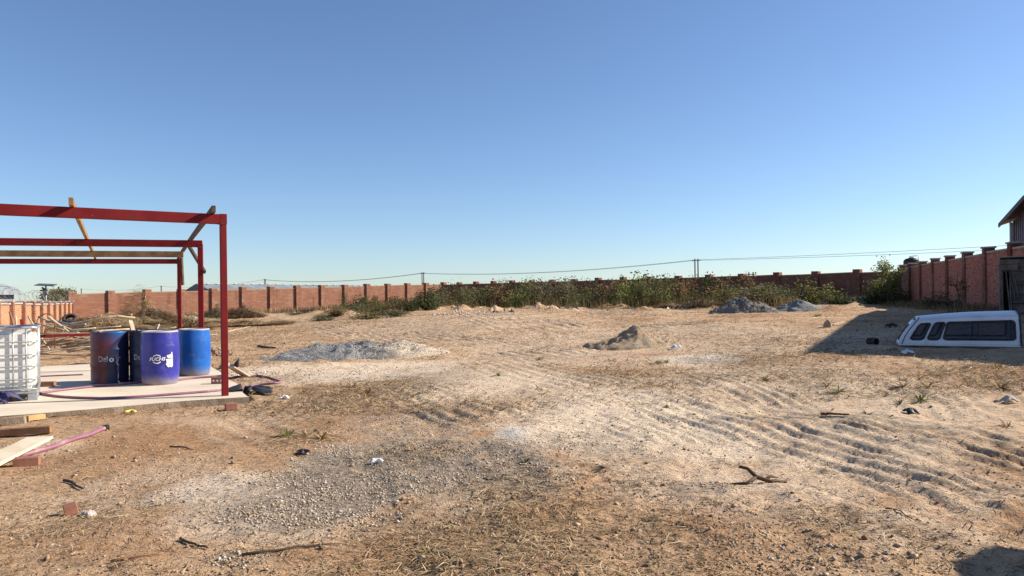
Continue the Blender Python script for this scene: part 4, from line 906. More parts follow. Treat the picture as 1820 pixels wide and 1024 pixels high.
# ------------------------------------------------------------------ plants
def leaves_np(C, size, seed, up=.3, asp=.5):
    r_ = np.random.default_rng(seed); n = len(C); d = r_.normal(size=(n, 3)); d[:, 2] = d[:, 2]*.7+up; d /= np.linalg.norm(d, axis=1)[:, None]
    q = r_.normal(size=(n, 3)); s_ = np.cross(d, q); s_ /= np.linalg.norm(s_, axis=1)[:, None]; L = (size*r_.uniform(.6, 1.3, n))[:, None]
    V = np.stack([C-d*L*.5, C+s_*L*asp*.5+d*L*.05, C+d*L*.5, C-s_*L*asp*.5+d*L*.05], 1).reshape(-1, 3)
    return V, np.arange(n*4).reshape(-1, 4)
def bush_meshes(seed, kind):
    """unit bush: about 1 high and 1 wide, many stems ending in leaf clumps"""
    r_ = np.random.default_rng(seed); st = MB(); C = []
    ns = {'round': 15, 'tall': 11, 'sparse': 8}[kind]
    for k in range(ns):
        a = r_.uniform(0, 6.28); rad = r_.uniform(.05, .52)*(1 if kind != 'tall' else .7); h = (1-.75*(rad/.55)**2)*r_.uniform(.72, 1.08)
        b = np.array([math.cos(a)*.05, math.sin(a)*.05, -.05]); tip = np.array([math.cos(a)*rad, math.sin(a)*rad, h])
        mid_ = (b+tip)/2+np.array([math.cos(a)*.08, math.sin(a)*.08, -.03])
        st.tube([b, mid_, tip], [.012, .008, .003], 4)
        nl = {'round': 75, 'tall': 70, 'sparse': 42}[kind]
        t = r_.uniform(.15 if kind != 'sparse' else .3, 1.04, nl)[:, None]; pos = (1-t)**2*b+2*t*(1-t)*mid_+t*t*tip
        C.append(pos+r_.normal(size=(nl, 3))*np.array([.085, .085, .06])*(.5+t))
    C = np.concatenate(C); C = C[C[:, 2] > .01]
    v, f = leaves_np(C, .085, seed+5, .35, .55)
    return mesh_np('foliage', v, f), st.mesh('stem')
BM = {}
for kd in ('round', 'tall', 'sparse'): BM[kd] = [bush_meshes(500+i*7+len(kd), kd) for i in range(4)]
FM = {}
def bush(label, pos, h, w, kind, mat, rz=None, group=None, name='bush', cat='bush'):
    i = random.randrange(4); fo, st = BM[kind][i]; key = (kind, i, mat)
    if key not in FM: f2 = fo.copy(); f2.materials.clear(); f2.materials.append(M[mat]); FM[key] = f2
    t = thing(name, label, cat, pos, random.uniform(0, 6.28) if rz is None else rz, group)
    for nm, me, mt in (('foliage', FM[key], None), ('stem', st, M['bark'])):
        o = link(nm, me, mt, t); o.scale = (w, w, h)
    return t
SCRUB = 'bushes along the far brick wall'
def walld(px):
    k_ = (px-CX)/F; A_, B_ = (WL, WV) if px < 788 else (WV, WR); t_ = (k_*A_[1]-A_[0])/((B_[0]-A_[0])-k_*(B_[1]-A_[1])); return A_[1]+t_*(B_[1]-A_[1])
def bposd(px, d): q = atx(px, d); return gp(q.x, q.y, -.04)
def ypix(p, px): return CY-(px-CX)*math.tan(ROLL)-(p.z-CAMZ)*F/p.y
def bpos(px, py):
    g = G(px, py)
    if 590 < px < 1606 and g.y > .93*walld(px): return bposd(px, .93*walld(px))
    return gp(g.x, g.y, -.04)
hgt = lambda p, px_h: px_h*p.y/F
kinds = {'leaf_a': 'olive green', 'leaf_b': 'dark green', 'leaf_c': 'light green', 'leaf_y': 'yellow flowering', 'leaf_dry': 'brown withered', 'leaf_grey': 'grey green'}
rowdef = []
tops = [(600, 543), (640, 528), (700, 530), (760, 514), (800, 506), (850, 508), (900, 504), (960, 500), (1000, 498), (1040, 504), (1085, 494), (1110, 486), (1140, 496), (1180, 494), (1240, 496), (1290, 498), (1330, 500), (1370, 507), (1400, 505)]
tx, ty = zip(*tops)
mats_r = ['leaf_a', 'leaf_grey', 'leaf_a', 'leaf_b', 'leaf_dry', 'leaf_b', 'leaf_c', 'leaf_grey']
px = 608; i = 0
while px < 1395:
    mt = mats_r[i % 8] if not 1180 < px < 1320 else ['leaf_dry', 'leaf_a', 'leaf_dry', 'leaf_b'][i % 4]
    for back in (0, 1):
        dd = walld(px)*((.90 if back else .80) if px > 788 else (.86 if back else .74))+random.uniform(-1.5, 1.5); p = bposd(px+random.uniform(-6, 6)+back*13, dd); by = ypix(p, px)
        tt = np.interp(px, tx, ty)+(random.uniform(-4, 6) if back else random.uniform(2, 24)); h_ = max(.7, hgt(p, by-tt)*1.08); w_ = random.uniform(2.0, 3.1)*(1 if px > 760 else .8)
        kd = 'tall' if mt in ('leaf_dry', 'leaf_grey') else ('round' if random.random() < .7 else 'sparse')
        rowdef.append((mt, p, h_, w_, kd, back))
    px += random.uniform(19, 27); i += 1
for mt, p, h_, w_, kd, back in rowdef:
    qx = CX+p.x/p.y*F; near_ = ['beside the sunlit wall', 'behind the white rubble', 'behind the blackish rubble', 'in the tallest part of the scrub', 'near the tall twin power pole', 'behind the grey heaps'][int(np.searchsorted([715, 850, 1000, 1160, 1270], qx))]
    bush(f'{"tall" if h_ > 2.1 else "low"} {kinds[mt]} bush {near_}, in the {"back" if back else "front"} row', p, h_, w_, kd, mt, group=SCRUB)
for px, py, ph, w_, kd, mt, lab in [(1432, 541, 52, 3.0, 'round', 'leaf_a', 'wide olive bush standing alone before the shaded wall'), (1475, 541, 38, 2.2, 'sparse', 'leaf_c', 'small light green bush beside the wide olive bush'),
        (1388, 545, 42, 2.1, 'round', 'leaf_b', 'dark leafy bush behind the blue grey stone heap'), (1335, 543, 40, 2.6, 'round', 'leaf_c', 'bright lime green bush behind the dark grit heap'),
        (1212, 540, 38, 1.3, 'tall', 'leaf_y', 'yellow flowering bush in the middle of the scrub row'), (1560, 533, 40, 2.6, 'round', 'leaf_b', 'very dark bush at the foot of the corner tree'), (1600, 535, 30, 2.2, 'round', 'leaf_b', 'low dark bush between corner tree and brick wall'),
        (1500, 537, 22, 2.2, 'round', 'leaf_b', 'low black green shrub against the shaded wall'), (640, 556, 30, 2.6, 'round', 'leaf_b', 'dark green shrub in front of the sunlit wall'), (612, 555, 36, 1.3, 'sparse', 'leaf_b', 'thin upright dark weed by the sunlit wall'),
        (668, 545, 24, 1.6, 'round', 'leaf_dry', 'rust brown shrub by the sunlit wall'), (575, 548, 16, 1.8, 'round', 'leaf_dry', 'low brown shrub by the sunlit wall'), (214, 556, 14, 1.2, 'round', 'leaf_b', 'small dark bush behind the scrap timber heap'),
        (600, 566, 14, 3.0, 'tall', 'leaf_dry', 'spreading brown weed bank at the left end of the scrub'), (650, 568, 15, 3.2, 'tall', 'leaf_a', 'broad olive weed bank before the dark shrub'), (700, 564, 15, 2.6, 'tall', 'leaf_grey', 'grey green weed bank beside the rubble'), (573, 571, 14, 1.6, 'round', 'leaf_b', 'small dark weed clump beside the ash heap'),
        (765, 552, 40, 2.4, 'round', 'leaf_b', 'rounded very dark bush where the two walls meet')]:
    p = bpos(px, py); bush(lab, p, hgt(p, ph), w_, kd, mt)
p = bpos(1672, 548); bush('black scrubby bush against the plum brick wall', p, hgt(p, 32), 1.7, 'round', 'leaf_b')
# corner tree and the spindly one
def tree(name, label, pos, H, crown, n_limb, leaf_mat, nleaf, spread, seed, lsize, trunk=.07, low=.3):
    r_ = np.random.default_rng(seed); t = thing(name, label, 'tree', pos); tr = MB(); C = []
    tr.tube([(0, 0, -.2), (.05, .02, H*.3), (-.03, .05, H*.6), (.04, 0, H*.93)], [trunk, trunk*.8, trunk*.5, trunk*.15], 7)
    for k in range(n_limb):
        z0 = H*r_.uniform(low*.6, .8); a = k*2.4+r_.uniform(-.4, .4); l = crown*r_.uniform(.55, 1.05)*(1.1-.45*z0/H); up = r_.uniform(.2, .75)*l
        b = np.array([0, 0, z0]); tip = b+np.array([math.cos(a)*l, math.sin(a)*l, up]); md = (b+tip)/2+np.array([0, 0, -.05*l])
        tr.tube([b, md, tip], [trunk*.4, trunk*.25, trunk*.08], 5)
        for q in range(4):
            tq = r_.uniform(.45, 1); o_ = b+(tip-b)*tq; e = o_+r_.normal(size=3)*np.array([.3, .3, .22])*l; tr.tube([o_, e], [trunk*.15, trunk*.05], 4)
            n_ = int(nleaf/(n_limb*4)); C.append(o_+(e-o_)*r_.uniform(.2, 1.15, (n_, 1))+r_.normal(size=(n_, 3))*spread)
    C = np.concatenate(C); v, f = leaves_np(C, lsize, seed, .25, .5)
    tr.build('trunk', M['bark'], t, smooth=True); link('crown', mesh_np('crown', v, f), leaf_mat, t); return t
p = bposd(1578, 48.5); tree('tree', 'bushy light green tree in the corner of the walls', p, hgt(p, 70), 1.2, 13, M['leaf_c'], 2000, .16, 61, .15)
p = bpos(1703, 551); tree('thin_tree', 'spindly half dead tree leaning by the plum brick wall', p, hgt(p, 78), .75, 6, M['leaf_dry'], 150, .07, 63, .13, .04, .5)
far = [(92, 230, 7), (101, 240, 8.5), (110, 235, 7.5), (88, 210, 5.8), (118, 245, 7)]
for px, d_, h_ in far:
    q = atx(px, d_); tree('far_tree', 'hazy grey green tree beyond the orange brick wall', (q.x, q.y, 0), h_*.62, 3.2, 12, M['leaf_grey'], 900, .7, int(px), .7, .12)['group'] = 'trees beyond the orange wall'
q = atx(1646, 56); g_ = thing('palm_tuft', 'grey feathery plant top rising behind the plum brick wall', 'plant', (q.x, q.y, .5))
m = MB(); m.tube([(0, 0, -.3), (0, 0, 2.8)], .06, 6); m.build('stem', M['bark'], g_)
r_ = np.random.default_rng(5); pts = []
for k in range(16):
    a = r_.uniform(0, 6.28); l = r_.uniform(.4, .7); tt = np.linspace(.1, 1, 22)[:, None]; pts.append(np.array([0, 0, 2.75])+np.c_[np.cos(a)*l*tt, np.sin(a)*l*tt, .75*tt-.45*tt**2]+r_.normal(size=(22, 3))*.035)
v, f = leaves_np(np.concatenate(pts), .14, 6, .4, .25); link('fronds', mesh_np('fronds', v, f), M['leaf_grey'], g_)
# standing dry grass between the bushes
def tall_grass(name, label, n, seed, zone, mat, hr, w=.012):
    r_ = np.random.default_rng(seed); P = zone(r_, n); n = len(P); h = r_.uniform(*hr, n); a = r_.uniform(0, 6.28, n); ln = r_.uniform(.05, .45, n)
    s_ = np.stack([np.cos(a+1.57), np.sin(a+1.57), 0*a], 1)*w; B = np.c_[P, gz(P[:, 0], P[:, 1])-.02]
    Mi = B+np.stack([np.cos(a)*ln*h*.3, np.sin(a)*ln*h*.3, h*.6], 1); T = B+np.stack([np.cos(a)*ln*h, np.sin(a)*ln*h, h], 1)
    V = np.stack([B-s_, B+s_, Mi+s_*.8, Mi-s_*.8, T+s_*.2, T-s_*.2], 1).reshape(-1, 3); b = np.arange(n)[:, None]*6
    o = link(name, mesh_np(name, V, np.concatenate([b+np.array([0, 1, 2, 3]), b+np.array([3, 2, 4, 5])])), mat); return tag(o, label, 'grass', kind='stuff')
def zone_scrub(r_, n):
    p = r_.uniform(590, 1420, n); a = np.array([G(px, 555-(px-600)*.014)[:2] for px in np.linspace(590, 1420, 40)]); s_ = np.linspace(590, 1420, 40)
    d = np.array([walld(q) for q in p])*r_.uniform(.72, .94, n); return np.c_[(p-CX)/F*d, d]
tall_grass('tall_grass', 'tall brown dry grass standing among the bushes', 4200, 71, zone_scrub, M['leaf_dry'], (.3, 1.0), .012)
tall_grass('green_grass', 'rank green weeds standing among the bushes', 2600, 72, zone_scrub, M['leaf_a'], (.2, .8), .016)
def zone_wall(r_, n):
    t_ = r_.random(n); A_, B_ = np.array(WR), np.array(WR)+np.array(dW)*8; P = A_+(B_-A_)*t_[:, None]; nrm = np.array([-.92, .38]); return P+nrm*(r_.random(n)**2*2.2+.35)[:, None]
tall_grass('wall_grass', 'short dry grass along the foot of the plum brick wall', 2600, 73, zone_wall, M['leaf_dry'], (.1, .4), .012)
def zone_wl(r_, n):
    t_ = r_.random(n); P = np.array(WL)+(np.array(WV)-np.array(WL))*t_[:, None]; nrm = np.array([.76, -.64]); return P+nrm*(r_.random(n)**1.5*5+.35)[:, None]
tall_grass('bank_grass', 'dry grass and weeds along the foot of the sunlit wall', 6000, 74, zone_wl, M['straw_dark'], (.15, .6), .018)
# single weeds in the yard
TUFT = []
for s_ in range(3):
    r_ = np.random.default_rng(80+s_); n = 34; a = r_.uniform(0, 6.28, n); l = r_.uniform(.5, 1, n); e = r_.uniform(.15, 1.1, n)
    D = np.stack([np.cos(a)*np.cos(e), np.sin(a)*np.cos(e), np.sin(e)], 1); S = np.stack([-np.sin(a), np.cos(a), 0*a], 1)*.035; B = D*0.04
    Mi = D*l[:, None]*.6; T = D*l[:, None]; T[:, 2] -= .12*l
    V = np.stack([B-S*.5, B+S*.5, Mi+S, Mi-S, T+S*.1, T-S*.1], 1).reshape(-1, 3); b = np.arange(n)[:, None]*6
    TUFT.append((V, np.concatenate([b+np.array([0, 1, 2, 3]), b+np.array([3, 2, 4, 5])])))
TM = {}
for k, (px, py, s_, mt) in enumerate([(510, 776, .30, 'leaf_c'), (545, 774, .28, 'straw'), (572, 776, .30, 'straw'), (745, 706, .14, 'leaf_a'), (815, 742, .14, 'leaf_b'), (935, 818, .17, 'leaf_b'), (760, 984, .12, 'leaf_c'), (1275, 897, .09, 'leaf_c'), (1120, 863, .08, 'leaf_c'),
        (1490, 700, .30, 'leaf_c'), (1635, 715, .36, 'leaf_c'), (1605, 690, .34, 'straw'), (1650, 688, .32, 'straw'), (1470, 690, .3, 'straw'), (1360, 678, .26, 'leaf_a'), (1600, 722, .2, 'leaf_b'), (1790, 765, .22, 'leaf_dry'), (1780, 690, .4, 'straw'), (1770, 655, .36, 'leaf_dry'), (495, 690, .16, 'leaf_c'), (482, 697, .12, 'leaf_c'), (540, 700, .2, 'straw'), (625, 690, .34, 'straw'), (655, 700, .34, 'straw'), (600, 705, .3, 'straw'), (690, 800, .2, 'straw'), (735, 798, .2, 'straw'), (505, 612, .25, 'leaf_c'), (622, 575, .5, 'leaf_b'), (1170, 645, .3, 'leaf_c'), (1185, 643, .26, 'leaf_c'), (1090, 640, .3, 'straw'), (1080, 552, .6, 'straw'), (1453, 563, .6, 'leaf_c'), (960, 640, .26, 'leaf_a'), (885, 668, .24, 'leaf_a'), (1540, 742, .2, 'leaf_b'), (1580, 628, .3, 'straw'), (1590, 625, .3, 'straw'), (235, 765, .1, 'leaf_a'), (780, 745, .1, 'leaf_b')]):
    V, Fq = TUFT[k % 3]; key = (k % 3, mt)
    if key not in TM: TM[key] = mesh_np('weed', V, Fq); TM[key].materials.append(M[mt])
    dry = mt in ('straw', 'leaf_dry')
    o = link('grass_tuft' if dry else 'weed', TM[key], None, None, GP(px, py, -.01), (0, 0, k*1.7)); o.scale = (s_*.75, s_*.75, s_*.5)
    tag(o, 'dry straw coloured grass tuft on the bare soil' if mt == 'straw' else 'withered brown weed on the bare soil' if dry else {'leaf_c': 'fresh light green weed', 'leaf_a': 'olive green weed', 'leaf_b': 'dark green weed'}[mt]+' growing out of the bare soil', 'grass' if dry else 'weed', 'weeds '+mt)

# ------------------------------------------------------------------ brush heaps, scrap timber, rubble
def brush(label, c, rx, ry, h, n, mat, seed, L=(.3, .9), w=(.012, .028), name='brush_heap'):
    r_ = np.random.default_rng(seed); a = r_.uniform(0, 6.28, n); q = np.sqrt(r_.random(n)); X = c.x+np.cos(a)*q*rx; Y = c.y+np.sin(a)*q*ry
    Z = gz(X, Y)+h*(1-q**1.6)*np.clip(.75+1.2*fbm(X, Y, 1.2, seed, 3), .2, 1.3)*r_.uniform(.55, 1.05, n)+.02
    P = np.c_[X, Y, Z]-np.array([c.x, c.y, c.z]); v, f = blades(P, r_.uniform(*L, n), r_.uniform(*w, n), seed, .22, 1.3)
    t = thing(name, label, 'brush heap', (c.x, c.y, c.z)); link('twigs', mesh_np('twigs', v, f), mat, t)['kind'] = 'stuff'
    co = heap('core', None, None, c, rx*.85, ry*.85, h*.45, M['heap_earth'], seed=seed % 9, namp=.3, nsc=1.3); co.parent = t; co.location = (0, 0, 0); return t
brush('tall heap of tangled brown hay and twigs before the sunlit wall', GP(262, 580), 2.4, 1.4, 2.3, 4600, M['straw'], 601)
brush('low tangle of dry brush beside the tall hay heap', GP(330, 588), 1.6, 1, .7, 1800, M['straw'], 602)
brush('grey dead brush heap between two red posts', GP(385, 566), 1.6, 1.2, 1.1, 1800, M['leaf_grey'], 603)
brush('dark domed brush heap beside the near red post', GP(434, 566), 1.7, 1.2, 1.1, 2400, M['straw_dark'], 604)
brush('brown straw heap in front of the weed bank', GP(600, 563), 1.8, 1.0, .5, 1200, M['straw'], 605)
brush('flat spread of straw along the timber heap', GP(180, 592), 2.6, 1.5, .75, 3600, M['straw'], 606)
brush('straw bank under the left scrap timber', GP(90, 590), 2.6, 1.5, .8, 3200, M['straw'], 607)
brush('low bank of straw and earth behind the near red post', GP(450, 580), 2.4, .9, .4, 2200, M['straw'], 608)
brush('brown brush bank at the foot of the shaded scrub', GP(690, 560), 1.6, .8, .35, 1000, M['straw_dark'], 609)
brush('dead branch bank beside the dark grit heap', GP(1262, 549), 1.8, 1.0, .5, 1200, M['straw_dark'], 610)
brush('long low bank of uprooted roots before the scrub', GP(1180, 550), 1.6, .8, .35, 900, M['straw_dark'], 611)
brush('straw and twig heap behind the plain blue drum', GP(345, 578), 2.0, 1.1, .6, 2400, M['straw'], 614)
brush('wide bank of hay in front of the tall hay heap', GP(235, 586), 2.2, 1.1, .7, 3000, M['straw'], 615)
brush('brown earth and brush mound left of the old tyre', GP(95, 583), 2.2, 1.3, .8, 2600, M['straw_dark'], 616)
brush('matted twig mound right of the old tyre', GP(165, 582), 2.4, 1.3, .95, 3200, M['straw_dark'], 617)
brush('brown twig mound behind the lettered drums', GP(300, 580), 2.2, 1.2, .9, 2800, M['straw_dark'], 618)
brush('black burnt ash heap with white scrap on it', GP(540, 560), 1.5, .9, .4, 500, M['rubber'], 612)
def pole(a, b, r_, mat, label, group, name='timber_pole', cat='pole', seed=0, bow=.03, square=False):
    bow *= .6; a, b = Vector(a), Vector(b); rr = random.Random(seed); n = 5; P = []
    for i in range(n+1):
        p = a.lerp(b, i/n); s_ = math.sin(math.pi*i/n); P.append(p+Vector((rr.uniform(-1, 1), rr.uniform(-1, 1), rr.uniform(-.5, 1)))*bow*s_)
    m = MB(); c = a.copy()
    if square: m.bar(a-c, b-c, r_*3.2, r_*1.1, rr.uniform(-.4, .4))
    else: m.tube([p-c for p in P], [r_*(1-.35*i/n) for i in range(n+1)], 6)
    o = m.build(name, mat, None, c, smooth=not square); return tag(o, label, cat, group)
M['timber_bleached'] = pmat('bleached_timber', (.42, .33, .22), (.58, .48, .35), 5, .85, .4)
rr = random.Random(12); k = 0
def gd(px, d, z):  q = atx(px, d); return Vector((q.x, q.y, float(gz(q.x, q.y)[0])+z))
big = [((68, 563), (150, 596), 26.0), ((100, 580), (205, 562), 27), ((205, 562), (240, 565), 27.2), ((70, 600), (170, 583), 25), ((115, 588), (215, 580), 26), ((60, 575), (115, 587), 26.5), ((85, 562), (125, 592), 25.5), ((70, 593), (180, 592), 24.5), ((140, 597), (200, 588), 25), ((165, 590), (230, 585), 25.3)]
for (p, q, d_) in big:
    a, b = at(*p, d_+rr.uniform(-.4, .4)), at(*q, d_+rr.uniform(-.4, .4))
    for e in (a, b): e.z = max(e.z, float(gz(e.x, e.y)[0])+.03)
    pole(a, b, rr.uniform(.032, .05), M['timber_bleached'], 'long bleached timber pole in the scrap timber heap', 'long bleached poles of the timber heap', seed=k); k += 1
for i in range(120):
    px = rr.uniform(40, 285); d_ = rr.uniform(21.5, 29); a = gd(px, d_, rr.uniform(.03, .12+.35*max(0, 1-abs(d_-25)/3))); ang = rr.uniform(-.5, .5); L = rr.uniform(.8, 2.4)
    b = a+Vector((math.cos(ang)*L, math.sin(ang)*L*rr.choice((-1, 1)), rr.uniform(-.15, .3))); b.z = max(b.z, float(gz(b.x, b.y)[0])+.03)
    brown = rr.random() < .35
    pole(a, b, rr.uniform(.016, .036), M['timber'] if brown else M['timber_bleached'], 'short brown stick in the scrap timber heap' if brown else 'short bleached stick in the scrap timber heap', 'short brown sticks of the timber heap' if brown else 'short bleached sticks of the timber heap', seed=50+i)
for p, q, d_, lab in [((232, 570), (247, 588), 21.8, 'broad sawn board leaning left in the timber heap'), ((281, 576), (258, 590), 21.8, 'broad sawn board leaning right in the timber heap')]:
    a, b = at(*p, d_+.5), at(*q, d_); b.z = float(gz(b.x, b.y)[0]); pole(a, b, .035, M['timber_bleached'], lab, None, 'sawn_board', 'board', 3, 0, True)
for p, q, d_, rad, mt, lab in [((17, 554), (42, 584), 23.5, .03, 'timber', 'thin brown branch leaning over the caged tank'), ((18, 560), (46, 587), 23.5, .03, 'timber', 'second thin branch leaning beside the caged tank'), ((28, 563), (34, 585), 23.3, .03, 'timber_bleached', 'forked pale branch behind the caged tank'), ((38, 568), (46, 586), 23, .03, 'redsteel', 'short red steel channel leaning behind the caged tank'), ((50, 562), (90, 592), 24.5, .03, 'timber_bleached', 'pale branch slanting down behind the tank')]:
    a, b = at(*p, d_), at(*q, d_-.6); b.z = float(gz(b.x, b.y)[0]); pole(a, b, rad, M[mt], lab, None, 'branch' if mt != 'redsteel' else 'steel_channel', 'branch' if mt != 'redsteel' else 'channel', 7, .04, mt == 'redsteel')
P = [at(x_, y_, 25.6) for x_, y_ in ((66, 569), (72, 562), (80, 558), (88, 558), (94, 562), (97, 568))]; g0 = float(gz(P[0].x, P[0].y)[0]); m = MB(); m.tube([Vector((P[0].x, P[0].y, g0))]+P+[Vector((P[-1].x, P[-1].y, g0))], .018, 6); m.build('steel_hoop', M['timber'], None, smooth=True)
tag(bpy.data.objects['steel_hoop'], 'rusty bent hoop standing in the scrap timber heap', 'hoop')
P = [at(x_, y_, 26-.2*i) for i, (x_, y_) in enumerate(((82, 572), (98, 571), (112, 574), (126, 577), (140, 579), (152, 577)))]; m = MB(); m.tube(P, .04, 8); o = m.build('grey_pipe', M['steel_grey'], None, smooth=True); tag(o, 'bent grey plastic pipe lying over the timber heap', 'pipe')
# tyre
p = at(124, 567, 27.5); t = thing('tyre', 'old grey tyre tilted on top of the scrap heap', 'tyre', p, 0); t.rotation_euler = (R(40), R(14), 0); t.scale = (.72, .72, .72)
m = MB(); m.lathe([(.19, -.08), (.20, -.10), (.29, -.115), (.33, -.09), (.345, -.05), (.345, .05), (.33, .09), (.29, .115), (.20, .10), (.19, .08), (.21, .06), (.29, .05), (.29, -.05), (.21, -.06), (.19, -.08)], 32, cap=False); o = m.build('tyre_wall', M['rubber2'] if 'rubber2' in M else M['rubber'], t, smooth=True)
brush('earth and twig mound beneath the old tyre', GP(126, 583), 1.3, .9, .55, 700, M['straw_dark'], 613)
# white rubble and other litter heaps
CH = []
for s_ in range(3):
    v, f = stones(np.zeros((1, 3)), np.array([1.0]), 900+s_); CH.append(mesh_np('chunk', v, f)); 
CHM = {}
def rubble(label, px, py, n, rx, ry, size, mats, cat='rubble heap', seed=0, hh=.25):
    c = GP(px, py); t = thing('rubble_heap', label, cat, c); r_ = random.Random(seed)
    for i in range(n):
        a, q = r_.uniform(0, 6.28), r_.random()**.6; x_, y_ = math.cos(a)*q*rx, math.sin(a)*q*ry; mt = r_.choice(mats); key = (i % 3, mt)
        if key not in CHM: CHM[key] = CH[i % 3].copy(); CHM[key].materials.append(M[mt])
        o = link('chunk', CHM[key], None, t, (x_, y_, float(gz(c.x+x_, c.y+y_)[0])-c.z+r_.uniform(.02, hh)*(1-q)), (r_.uniform(0, 6), r_.uniform(0, 6), r_.uniform(0, 6))); s_ = r_.uniform(*size); o.scale = (s_, s_*r_.uniform(.5, 1), s_*r_.uniform(.35, .8))
    return t
rubble('white rubble heap before the left end of the scrub', 812, 559, 60, 2.2, .9, (.05, .19), ['white_trash', 'cap', 'cap'], seed=1)
rubble('blackish rubble with pale bits beside the white rubble', 893, 556, 20, 1.1, .5, (.08, .2), ['heap_soot', 'cap', 'rubber'], seed=2)
rubble('white scrap pieces on the burnt ash heap', 555, 558, 22, 1.1, .5, (.08, .2), ['white_trash', 'cap'], seed=3, hh=.5)
rubble('red and white broken stones before the brush bank', 1185, 549, 16, .8, .4, (.08, .18), ['white_trash', 'brick_back', 'cap'], seed=4)
rubble('white stones beside the dark grit heap', 1215, 550, 22, 1.3, .5, (.08, .2), ['white_trash', 'cap', 'clod'], seed=5, hh=.35)
rubble('heap of broken red bricks between blue drum and red post', 386, 632, 26, .42, .8, (.06, .12), ['brick_back', 'brick_back', 'clod', 'cap'], seed=6, hh=.3)
rubble('small dark stones beside the slab corner', 405, 655, 16, .35, .5, (.05, .12), ['heap_soot', 'cap', 'rubber'], seed=7, hh=.15)
rubble('scatter of pale stones at the slab corner', 440, 668, 14, .5, .5, (.03, .07), ['cap', 'white_trash'], seed=8, hh=.05)
for px, py, ln, lab in [(347, 571, .5, 'white sack lying among dry brush'), (365, 566, .35, 'folded white sheet beside the middle red post')]:
    p = GP(px, py, .25); m = MB(); m.lathe([(.02, -.5), (.14, -.42), (.18, 0), (.14, .42), (.02, .5)], 10); m.v = [(z*ln, x*ln*.8+.03*math.sin(z*9), y*ln*.7) for x, y, z in m.v]; o = m.build('sack', M['white_trash'], None, p, (0, R(35), R(20)), smooth=True); tag(o, lab, 'sack')

# ------------------------------------------------------------------ bricks, boards, hoses and litter around the slab
def brick(label, p, rz=0, rot=(0, 0), holes=False, size=(.22, .105, .075), name='brick'):
    m = MB(); m.box((0, 0, size[2]/2), size); o = m.build(name, M['brick_clean'], None, p, (rot[0], rot[1], rz), bevel=.005); tag(o, label, 'brick')
    if holes:
        for x_ in (-.06, 0, .06):
            h_ = MB(); h_.lathe([(.017, 0), (.017, .004)], 14); h_.build('core_hole', M['white_print'], o, (x_, -size[1]/2+.001, size[2]/2), (R(90), 0, 0))
    return o
M['brick_clean'] = pmat('fired_clay', (.24, .10, .065), (.34, .155, .10), 8, .9, .5, .006)
p = zpt(85, 687, 0); brick('loose orange brick on the slab beside the caged tank', p, .2, size=(.22, .1, .08))
p = zpt(388, 682, 0); brick('brown brick with core holes on the slab beside the near red post', p, R(5), holes=True, size=(.20, .1, .11))
p = GP(411, 728); brick('broken red brick on soil below the slab edge', p, .5, size=(.15, .1, .09))
p = GP(128, 912); brick('half brick with a dark side standing in the foreground soil', p, .6, (0, R(-12)), size=(.085, .08, .075))
c = GP(158, 916); heap('stone', 'rough pale lump of concrete beside the half brick', 'stone', c, .06, .05, .06, M['cap'], namp=.3, nsc=9, p=.6, seed=3)
p = GP(48, 829, .0); brick('orange brick propping up the pale board', p, .4, size=(.2, .1, .08))
def board(name, label, cat, a, b, w, h, mat, roll=0):
    m = MB(); a, b = Vector(a), Vector(b); m.bar(Vector((0, 0, 0)), b-a, w, h, roll); o = m.build(name, mat, None, a, bevel=.004); return tag(o, label, cat)
a = GP(72, 797, .11); b = GP(-60, 852, .02); board('wooden_board', 'pale wide board propped on a brick in the foreground', 'board', a, b, .24, .03, M['timber_pale'])
a = GP(92, 774, .05); b = GP(-40, 780, .05); board('timber_baulk', 'dark brown timber baulk lying in front of the slab', 'timber', a, b, .09, .075, M['timber'])
a = GP(46, 757, .04); b = GP(3, 760, .04); board('kerb_block', 'grey brown block under the slab edge', 'block', a, b, .12, .09, M['conc_edge'])
a = GP(78, 750, .04); b = GP(47, 755, .04); board('plank_offcut', 'yellow plank offcut against the slab edge', 'plank', a, b, .10, .06, M['timber_new'])
a = zpt(410, 652, .18); b = GP(438, 673, .03); board('leaning_plank', 'grey weathered plank leaning on rubble behind the near red post', 'plank', a, b, .17, .025, M['timber_bleached'])
m = MB(); P = [GP(x_, y_, .012) for x_, y_ in ((222, 737), (228, 735), (235, 734.5), (240, 736))]; m.tube(P, .02, 6); o = m.build('yellow_strap', M['yellow'], None, smooth=True); tag(o, 'short yellow plastic strip beside the slab edge', 'strap')
def catmull(P, n=10):
    P = [Vector(p) for p in P]; Q = []
    for i in range(len(P)-1):
        p0, p1, p2, p3 = P[max(i-1, 0)], P[i], P[i+1], P[min(i+2, len(P)-1)]
        for k in range(n):
            t = k/n; Q.append(.5*((2*p1)+(p2-p0)*t+(2*p0-5*p1+4*p2-p3)*t*t+(3*p1-p0-3*p2+p3)*t**3))
    return Q+[P[-1]]
def lay(P, r_):    # drop a plan path onto slab or ground
    Q = catmull(P); out = []
    for q in Q: out.append(Vector((q.x, q.y, top(q.x, q.y)+r_)))
    for _ in range(3):
        for i in range(1, len(out)-1): out[i].z = max(top(out[i].x, out[i].y)+r_, (out[i-1].z+out[i].z*2+out[i+1].z)/4)
    return out
def hose(label, pts, r_, flat_px=True, name='hose', mat='hose'):
    P = [zpt(x_, y_, 0) if x_ < 432 and y_ < 745 else GP(x_, y_) for x_, y_ in pts]
    m = MB(); m.tube(lay(P, r_), r_, 8); o = m.build(name, M[mat], None, smooth=True); return tag(o, label, 'hose')
